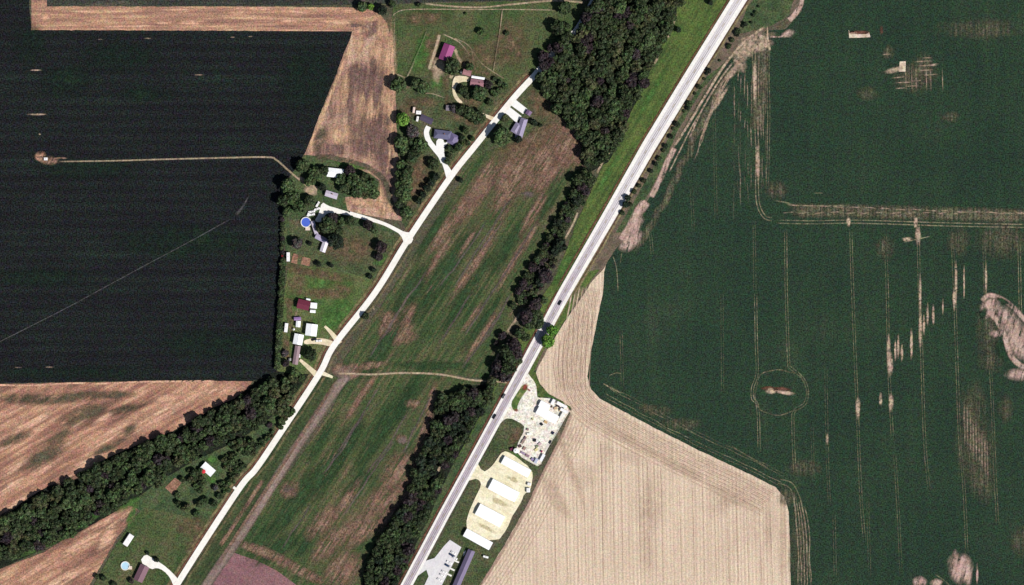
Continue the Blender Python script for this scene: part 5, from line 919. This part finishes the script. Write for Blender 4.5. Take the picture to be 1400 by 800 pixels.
T = [ # x, y, r, kind, label
 (618, 92, 10.5, 'dark', 'large round dark tree at the south corner of the purple roofed barn'), (642, 92, 5.5, 'green', 'small tree north of the pinkish garage'), (655, 129, 10.5, 'green', 'broad green tree in front of the mauve roofed house'),
 (633, 124, 6.5, 'dark', 'low dark tree inside the curve of the beige drive'), (641, 131, 5.5, 'dark', 'small dark tree between the beige drive and the broad green tree'), (668, 116, 5.5, 'wine', 'dark violet tree at the east gable of the mauve roofed house'), (670, 140, 4.5, 'dark', 'small dark tree on the verge east of the broad green tree'), (663, 124, 4, 'dark', 'small dark tree wedged between the mauve roofed house and the verge'),
 (621, 149, 5.5, 'dull', 'thin greyish tree next to the small grey shed'), (630, 151, 7.5, 'dark', 'dark tree second from the west in the clump by the lane junction'), (641, 155, 8.5, 'green', 'green tree in the middle of the clump by the lane junction'), (653, 161, 9.5, 'dark', 'largest tree of the clump, right beside the beige lane junction'),
 (545, 117, 10.5, 'green', 'large green tree on the stubble edge, left of a pair'), (568, 115, 7.5, 'dark', 'dark western tree of the pair south of the pasture'), (579, 120, 8.5, 'green', 'green eastern tree of the pair south of the pasture'), (551, 164, 8.5, 'bright', 'vivid green tree west of the vehicles by the violet garage'),
 (564, 180, 8.5, 'dull', 'dull purplish tree south of the vehicles by the violet garage'), (549, 195, 9.5, 'green', 'green tree on the stubble edge south of the dull purplish tree'), (562, 193, 6.5, 'dark', 'dark tree between two green ones west of the curved white drive'), (575, 200, 9.5, 'green', 'green tree closest to the bend of the curved white drive'), (565, 213, 8.5, 'dark', 'dark tree south of the bend of the curved white drive'),
 (637, 179, 4.5, 'dark', 'small dark tree north east of the lilac grey wing'), (632, 189, 5, 'dark', 'small dark tree touching the east gable of the lilac grey wing'), (627, 202, 5.5, 'green', 'small green tree south east of the lilac grey wing'), (614, 203, 4, 'dark', 'small dark tree south of the lilac grey wing'), (593, 225, 7.5, 'dark', 'single dark tree west of the narrow end of the white drive'),
 (620, 205, 4, 'dark', 'first shrub tree going down the east side of the white drive'), (615, 213, 4, 'dark', 'second shrub tree going down the east side of the white drive'), (611, 221, 4.2, 'dark', 'third shrub tree overhanging the narrow end of the white drive'),
 (596, 242, 5, 'conifer', 'northernmost of the five small conifers in a row by the lane'), (590, 250, 5, 'conifer', 'second from the north of the five small conifers by the lane'), (584, 258, 5, 'conifer', 'middle one of the five small conifers by the lane'), (578.5, 266, 4.5, 'conifer', 'fourth from the north of the five small conifers by the lane'), (573, 275, 4.5, 'conifer', 'southernmost of the five small conifers by the lane'),
 (630, 247, 3.6, 'conifer', 'single small dark bush on the field side of the lane by the white drive'), (556, 291, 8.5, 'green', 'rounded green tree alone at the south tip of the tree belt'),
 (657.5, 43.5, 4.4, 'green', 'small tree alone in the middle of the northern pasture'), (693, 46, 3.4, 'dark', 'small dark bush just east of the pale pasture fence'), (772, 12, 9.5, 'green', 'round tree in the north east corner of the pasture'), (763, 39, 9.5, 'dark', 'dark tree at the east edge of the pasture, between two others'), (743, 78, 8, 'wine', 'dark wine coloured tree at the north end of the white lane'),
 (691, 162, 5.5, 'olive', 'olive tree between the lane and the south white pad'), (687, 187, 11.5, 'green', 'large green tree south west of the house with two white pads'), (709, 191, 5, 'conifer', 'dark tree at the south tip of the house with two white pads'), (730, 168, 4.5, 'conifer', 'dark bush east of the house with two white pads'), (739, 172, 2.8, 'conifer', 'tiny dark bush at the end of the pale path in the scrub'),
 (415, 227, 9, 'dark', 'dark tree at the north west corner of the machine shed grove'), (431, 238, 9.5, 'green', 'green tree north of the sandy yard patch'), (443, 234, 6.5, 'dark', 'dark tree touching the west gable of the northern machine shed'), (424, 248, 7, 'green', 'green tree beside the end of the field lane'), (395, 254, 10, 'green', 'large tree on the dark field\'s corner below the field lane'), (388, 275, 8.5, 'dark', 'dark tree leaning over the dark field edge'), (401, 271, 10, 'green', 'large green tree west of the sandy yard patch'), (410, 283, 9, 'green', 'green tree north west of the round blue pool'), (424, 274, 7, 'dark', 'dark tree south of the sandy yard patch'), (394, 290, 7, 'green', 'green tree on the field edge west of the round blue pool'), (441, 256, 5, 'conifer', 'very dark tree at the west end of the pale cottage'),
 (479, 234, 7, 'wine', 'wine coloured tree at the east gable of the northern machine shed'), (467, 245, 7.5, 'green', 'green tree overhanging the corner of the northern machine shed'), (485, 247, 9.5, 'green', 'green tree second east of the northern machine shed'), (497, 243, 7.5, 'dark', 'dark tree on the north rim of the eastern grove'), (496, 255, 9.5, 'green', 'green tree in the heart of the eastern grove'), (509, 252, 8, 'green', 'green tree on the north east rim of the eastern grove'), (511, 265, 7.5, 'green', 'green tree at the south east tip of the eastern grove'), (488, 263, 8.5, 'green', 'green tree on the south rim of the eastern grove'), (472, 257, 8, 'dark', 'dark tree east of the pale cottage'), (500, 265, 7, 'olive', 'olive tree on the south rim of the eastern grove'),
 (448, 309, 10.5, 'dark', 'largest dark tree in the loop of the farmhouse drive'), (455, 299, 7.5, 'wine', 'wine tinted tree under the farmhouse drive'), (461, 315, 8, 'dark', 'dark tree east of the largest one in the drive loop'), (440, 312, 7, 'olive', 'olive tree beside the grey passage roof'), (459, 331, 10.5, 'conifer', 'very dark round tree at the east gable of the farmhouse'), (468, 304, 6, 'green', 'green tree just south of the farmhouse drive'), (480, 302, 7.5, 'dark', 'dark tree halfway along the farmhouse drive'), (504, 308, 6.5, 'wine', 'wine tinted tree south of the farmhouse drive near the lane'), (511, 312, 6.5, 'green', 'green tree south of the farmhouse drive near the lane'),
 (407, 333, 7.5, 'dull', 'dull leafless looking tree west of the farmhouse'), (424, 333, 3, 'conifer', 'small dark bush between the dull tree and the farmhouse'), (521, 338, 8, 'wine', 'wine coloured tree alone near the lane north of the lawn'), (518, 351, 5.5, 'wine', 'smaller wine coloured tree just south of its bigger neighbour'), (511, 369, 3.2, 'conifer', 'small dark bush beside the lane at the lawn corner'), (506, 378, 3.2, 'conifer', 'southern small dark bush beside the lane at the lawn corner'), (436, 361, 3.6, 'conifer', 'small dark bush right of the square garden bed'), (453, 362.5, 3, 'conifer', 'tiny dark bush second right of the square garden bed'),
 (426, 485, 8, 'dark', 'dark tree between the two beige drives of the southern farmyard'), (390, 483, 5, 'dull', 'brownish tree west of the long taupe building'), (391, 497, 5, 'wine', 'wine tinted tree at the south west of the long taupe building'), (500, 432, 4.5, 'dark', 'lone bush on the field side of the lane opposite the lawn'),
 (214.5, 765, 3.4, 'conifer', 'small dark bush on the north side of the southern white drive'), (202, 756, 2.4, 'conifer', 'tiny dark bush at the corner of the southern white drive'), (180, 794, 3.4, 'wine', 'small dark bush at the south west corner of the brown violet house'), (133, 788, 3.4, 'dark', 'small dark bush at the edge of the stubble, bottom left'), (142, 790, 4, 'dark', 'dark bush second from the stubble edge, bottom left'), (156, 799, 4, 'dark', 'dark bush at the picture edge west of the brown violet house'),
 (748.5, 466, 9, 'bright', 'bright green tree overhanging the east side of the highway'), (755, 452, 7.5, 'bright', 'smaller bright tree just north of the bright green tree by the highway'), (744, 411, 5, 'green', 'small tree on the west verge of the highway'),
 (971, 4, 3.6, 'conifer', 'round dark bush at the top of the bright highway verge'), (927, 41, 3.6, 'conifer', 'round dark bush on the bright verge beside the big wood'), (495, 10, 7, 'green', 'green tree on the northern stubble edge'), (507, 10, 4.5, 'bright', 'small vivid tree on the northern stubble edge'), (523, 15, 6.5, 'conifer', 'dark tree at the north corner of the stubble'), (536, 6, 5, 'dark', 'dark bush on the boundary north of the stubble corner'), (573, 7, 3, 'dark', 'tiny bush on the north boundary of the pasture'),
 (637, 19, 2.0, 'green', 'very small bush in the north of the pasture'), (275, 643, 4, 'dark', 'dark bush at the west gable of the white roofed cottage'), (266, 646, 5, 'dark', 'dark tree west of the white roofed cottage'), (250, 655, 4, 'dark', 'dark bush at the east corner of the bare plot'), (295, 667, 4, 'dull', 'pale dull bush north of the lane side hedge'), (369, 581, 4, 'wine', 'dark bush alone on the scrub verge west of the lane'),
]
for x, y, r, k, lb in T: tree(x, y, r, k, lb, 'single trees and bushes' if False else None)
count = len(T)
ORD = 'northernmost,second,third,fourth,fifth,sixth,seventh,eighth,ninth,tenth,eleventh,twelfth,thirteenth,fourteenth,fifteenth,sixteenth,seventeenth,eighteenth,nineteenth,twentieth'.split(',')
ORD += ['twenty-' + a for a in 'first,second,third,fourth,fifth,sixth,seventh,eighth,ninth'.split(',')]
def row(pts, kind, label, group, name='tree', cat='tree', tall=1.0):
    global count
    base = label
    for n_, p in enumerate(sorted(pts, key=lambda q: q[1])):
        label = base + (', its northernmost' if n_ == 0 else ', %s from the north' % ORD[n_])
        tree(*p, kind if isinstance(kind, str) else rt.choice(kind), label, group, name, cat, tall); count += 1
row([(549, 226, 7.5), (562, 218, 7.5), (557, 234, 8.5), (546, 239, 6.5), (556, 246, 8.5), (546, 252, 6.5), (555, 258, 8.5), (546, 264, 6.5), (553, 269, 8.5), (549, 278, 7.5), (553, 206, 7)], ['green', 'dark'], 'tree in the dense belt between stubble and yards', 'trees of the belt east of the stubble')
row([(801, 238, 7), (790, 247, 8), (783, 266, 7), (795, 256, 7), (788, 274, 7), (773, 285, 6), (779, 292, 6), (762, 304, 6), (770, 310, 6), (757, 314, 5), (751, 327, 5.5), (745, 338, 5), (765, 336, 9), (741, 348, 5), (758, 344, 6), (728, 365, 6.5), (734, 355, 5), (746, 377, 10), (721, 377, 5), (738, 386, 6), (715, 387, 5.5), (709, 398, 5), (711, 406, 4.5), (702, 418, 4.5), (806, 246, 8), (800, 262, 6), (776, 300, 5)], ['wine', 'dark', 'dark', 'conifer'], 'dark tree of the thin strip west of the highway verge', 'trees of the thin strip west of the highway')
row([(732, 417, 8.5), (720, 433, 9.5), (733, 431, 9), (735, 441, 8.5), (724, 443, 7), (711, 455, 7), (718, 461, 6), (687, 459, 5.5), (679, 469, 3.5)], ['dark', 'wine', 'dark'], 'dark tree of the loose clump beside the highway', 'trees of the loose clump by the highway')
row([(702, 472, 9.5), (692, 480, 9.5), (706, 483, 9.5), (697, 491, 9.5), (682, 500, 9), (695, 503, 10.5), (707, 493, 7.5), (690, 513, 9.5), (681, 511, 7), (673, 521, 7)], ['dark', 'dark', 'wine', 'olive'], 'dark tree of the dense clump above the field track', 'trees of the dense clump by the highway')
row([(897, 224, 3.2), (890, 234, 3), (880, 247, 3.6), (874, 254, 3), (867, 262, 3.6), (858, 271, 4.4), (855, 280, 4.4), (851, 291, 3.6), (862, 280, 3)], ['conifer', 'dark'], 'dark bush in the short row east of the highway', 'bushes on the east side of the highway', 'shrub', 'shrub', .85)
row([(1037, 9, 1.8), (1033, 17, 2.6), (1030, 21, 2.2), (1027, 31, 1.8), (1019, 33, 3.2), (1016, 36, 2.2), (1009, 43, 3.8), (1006, 45, 2.8), (1008, 49, 2.4), (1001, 55, 3.4), (997, 63, 3.2), (995, 65, 2.2), (984, 83, 1.8), (969, 97, 3.4), (966, 101, 2.4), (963, 108, 2.0), (956, 119, 3.4), (950, 128, 2.2), (942, 142, 3.8), (940, 148, 3), (935, 152, 2.2), (925, 170, 3.4), (921, 176, 2.6), (917, 187, 3.2), (910, 200, 3.4), (907, 206, 2.6), (901, 217, 3.4)], ['conifer', 'dark'], 'small dark bush on the dry verge east of the highway', 'small bushes on the dry verge', 'shrub', 'shrub', .8)
row([(744, 90, 7), (751, 86, 7), (752, 66, 5), (763, 65, 8), (770, 58, 8), (777, 50, 7), (776, 36, 4), (798, 38, 7), (801, 26, 8), (804, 17, 7), (818, 12, 7)], ['wine', 'dark'], 'dark tree closing over the lane beside the big wood', 'trees closing over the lane', tall=1.15)
row([(387.5 - (i * .30), 356 + i * 5.4, 3.8 + rt.random()) for i in range(28)], ['dark', 'green'], 'low bush in the straight hedge along the dark crop', 'bushes of the hedge along the dark crop', 'shrub', 'shrub', .9)
row([(386 + rt.uniform(-1, 1), 300 + i * 6.5, 3.2) for i in range(8)], ['wine', 'dark'], 'low bush on the dark crop edge by the pool lawn', 'bushes west of the pool lawn', 'shrub', 'shrub', .8)
row([(640, 196, 3.6), (646, 190, 3.4), (634, 196, 3.6), (677, 130, 4), (682, 124, 4), (690, 118, 4.5), (684, 114, 4), (674, 126, 4), (676, 108, 3)], ['green', 'dark'], 'small bush on the west verge of the white lane', 'roadside bushes by the white lane', 'shrub', 'shrub')

def inside(p, poly):
    x, y = p; c = False; j = len(poly) - 1
    for i in range(len(poly)):
        xi, yi = poly[i]; xj, yj = poly[j]
        if (yi > y) != (yj > y) and x < (xj - xi) * (y - yi) / (yj - yi) + xi: c = not c
        j = i
    return c
def fill(poly, rmin, rmax, pack=1.35, tries=9000, holes=(), seed=1, clump=False):
    rr = random.Random(seed); xs = [p[0] for p in poly]; ys = [p[1] for p in poly]; out = []
    for _ in range(tries):
        x, y = rr.uniform(min(xs), max(xs)), rr.uniform(min(ys), max(ys)); r = rr.uniform(rmin, rmax) ** 1.0
        if not inside((x, y), poly): continue
        if any((x - a) ** 2 + (y - b) ** 2 < c * c for a, b, c in holes): continue
        if clump and mnoise.noise(Vector((x * .045, y * .045, 3.3))) + .35 * mnoise.noise(Vector((x * .15, y * .15, 1))) < .02: continue
        if all((x - a) ** 2 + (y - b) ** 2 > ((r + c) / 2 * pack) ** 2 for a, b, c in out): out.append((x, y, r))
    return out
W1 = [(818, -30), (945, -30), (925, 12), (905, 58), (890, 90), (876, 125), (862, 150), (850, 182), (832, 212), (816, 228), (800, 230), (797, 205), (787, 180), (768, 158), (752, 138), (741, 120), (739, 104), (757, 88), (776, 66), (795, 46), (806, 24), (813, 0)]
W2 = [(-50, 735), (0, 712), (60, 678), (110, 650), (165, 626), (205, 608), (250, 588), (275, 572), (300, 562), (330, 542), (352, 527), (378, 516), (402, 508), (416, 516), (405, 535), (385, 558), (350, 585), (318, 600), (290, 606), (262, 622), (236, 640), (212, 655), (198, 672), (170, 684), (130, 708), (95, 728), (55, 748), (0, 766), (-50, 786)]
W3 = [(602, 545), (640, 532), (670, 527), (670, 545), (652, 572), (636, 600), (620, 624), (604, 650), (596, 676), (583, 704), (570, 730), (560, 750), (552, 775), (535, 800), (520, 830), (498, 830), (503, 792), (508, 762), (520, 738), (531, 718), (548, 700), (560, 682), (566, 655), (574, 628), (588, 596), (592, 566)]
W4 = [(232, 640), (262, 626), (300, 612), (345, 595), (392, 552), (404, 562), (370, 600), (330, 640), (318, 664), (296, 690), (270, 704), (240, 690), (222, 684), (214, 668)]
W5 = [(797, 232), (814, 240), (803, 268), (788, 290), (778, 306), (770, 325), (764, 348), (754, 372), (744, 392), (724, 414), (708, 412), (712, 395), (724, 375), (738, 350), (748, 328), (760, 305), (770, 285), (782, 262)]
woods = [(W1, 5.5, 9.5, 1.12, ['dark', 'dark', 'olive', 'green', 'dark', 'dark', 'green', 'dark', 'olive', 'dark', 'green', 'dark', 'dark', 'wine'], 'tree crown in the big wood beside the highway, one of its closed canopy', 'trees of the big wood by the highway', ()),
         (W2, 5.0, 9.0, 1.12, ['dark', 'green', 'olive', 'dark', 'green', 'dark', 'dark', 'green', 'wine', 'dark'], 'tree crown in the long wood that slants across the lower left', 'trees of the slanting wood in the lower left', ()),
         (W3, 5.0, 8.5, 1.12, ['dark', 'green', 'dark', 'conifer', 'dark', 'dark', 'wine'], 'tree crown in the wood between the southern patchy field and the highway', 'trees of the wood west of the highway', ((600, 640, 9), (592, 655, 8), (588, 662, 6))),
         (W4, 2.0, 5.0, 1.25, ['dark', 'green', 'olive', 'green'], 'small tree of the open scrub round the white roofed cottage', 'scrub trees round the white roofed cottage', ((285, 641, 14), (237, 664, 15), (290, 630, 8), (290, 658, 9))),
         (W5, 2.4, 4.4, 1.5, ['dark', 'green', 'dark', 'wine', 'olive'], 'low tree filling the thin strip west of the highway', 'undergrowth of the thin strip', ())]
cand = []
for wi, (poly, a, b, pk, kinds, lb, grp, holes) in enumerate(woods):
    for x, y, r in fill(poly, a, b, pk, 7000, holes, wi + 3, wi == 3): cand.append((r, x, y, rt.choice(kinds), lb, grp, wi))
inframe = lambda c: -6 < c[1] < 1406 and -6 < c[2] < 806
cand.sort(key=lambda c: -c[0] if inframe(c) else 100)
NI = max(0, 297 - count); single, rest = cand[:NI], cand[NI:]
for r, x, y, k, lb, grp, wi in single: tree(x, y, r, k, lb, grp, tall=rt.uniform(.85, 1.25))
# the remaining crowns of the woods, joined, one mesh with a leaf material per kind
VV, TT, FF, HV, HF, MI, MH = [], [], [], [], [], [], []; nv = nh = 0
kl = list(LEAF)
pool_ = {i: crown_arrays(900 + i, 22, 30, .2) for i in range(8)}
tv = []; tf = []
for r, x, y, k, lb, grp, wi in rest:
    V, t_, F, hv, hf = pool_[rt.randrange(8)]; a = rt.random() * 6.28; ca, sa = math.cos(a), math.sin(a); R = r * S; cx, cy = W(x, y); hh = rt.uniform(.85, 1.25)
    rot = np.array([[ca, -sa, 0], [sa, ca, 0], [0, 0, 1]]); sc = np.array([R, R, R * hh])
    VV.append((V * sc) @ rot.T + [cx, cy, .2]); TT.append(np.clip(t_ + rt.uniform(-.2, .2), 0, 1)); FF.append(F + nv); nv += len(V); MI.append(np.full(len(F), kl.index(k)))
    HV.append((hv * sc) @ rot.T + [cx, cy, .2]); HF.append(hf + nh); nh += len(hv); MH.append(np.full(len(hf), kl.index(k)))
    b0 = len(tv)
    for z_, rad in ((-.1, .07 * R), (1.0 * R, .04 * R)):
        for i in range(6): tv.append((cx + rad * math.cos(i * 1.047), cy + rad * math.sin(i * 1.047), z_))
    for i in range(6): tf.append((b0 + i, b0 + (i + 1) % 6, b0 + 6 + (i + 1) % 6, b0 + 6 + i))
if rest:
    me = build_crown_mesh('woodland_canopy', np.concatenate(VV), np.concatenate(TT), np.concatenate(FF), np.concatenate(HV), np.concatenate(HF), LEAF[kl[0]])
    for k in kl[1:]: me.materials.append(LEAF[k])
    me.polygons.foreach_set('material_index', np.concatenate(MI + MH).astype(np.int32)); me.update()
    o = link('woodland_canopy', me, None, label='smaller crowns filling the canopy of the woods and scrub', category='trees', kind='stuff')
    link('trunks', mesh('trunks', tv, tf), BARK, o, kind='stuff')
print('trees', count, 'single', len(single), 'rest', len(rest))
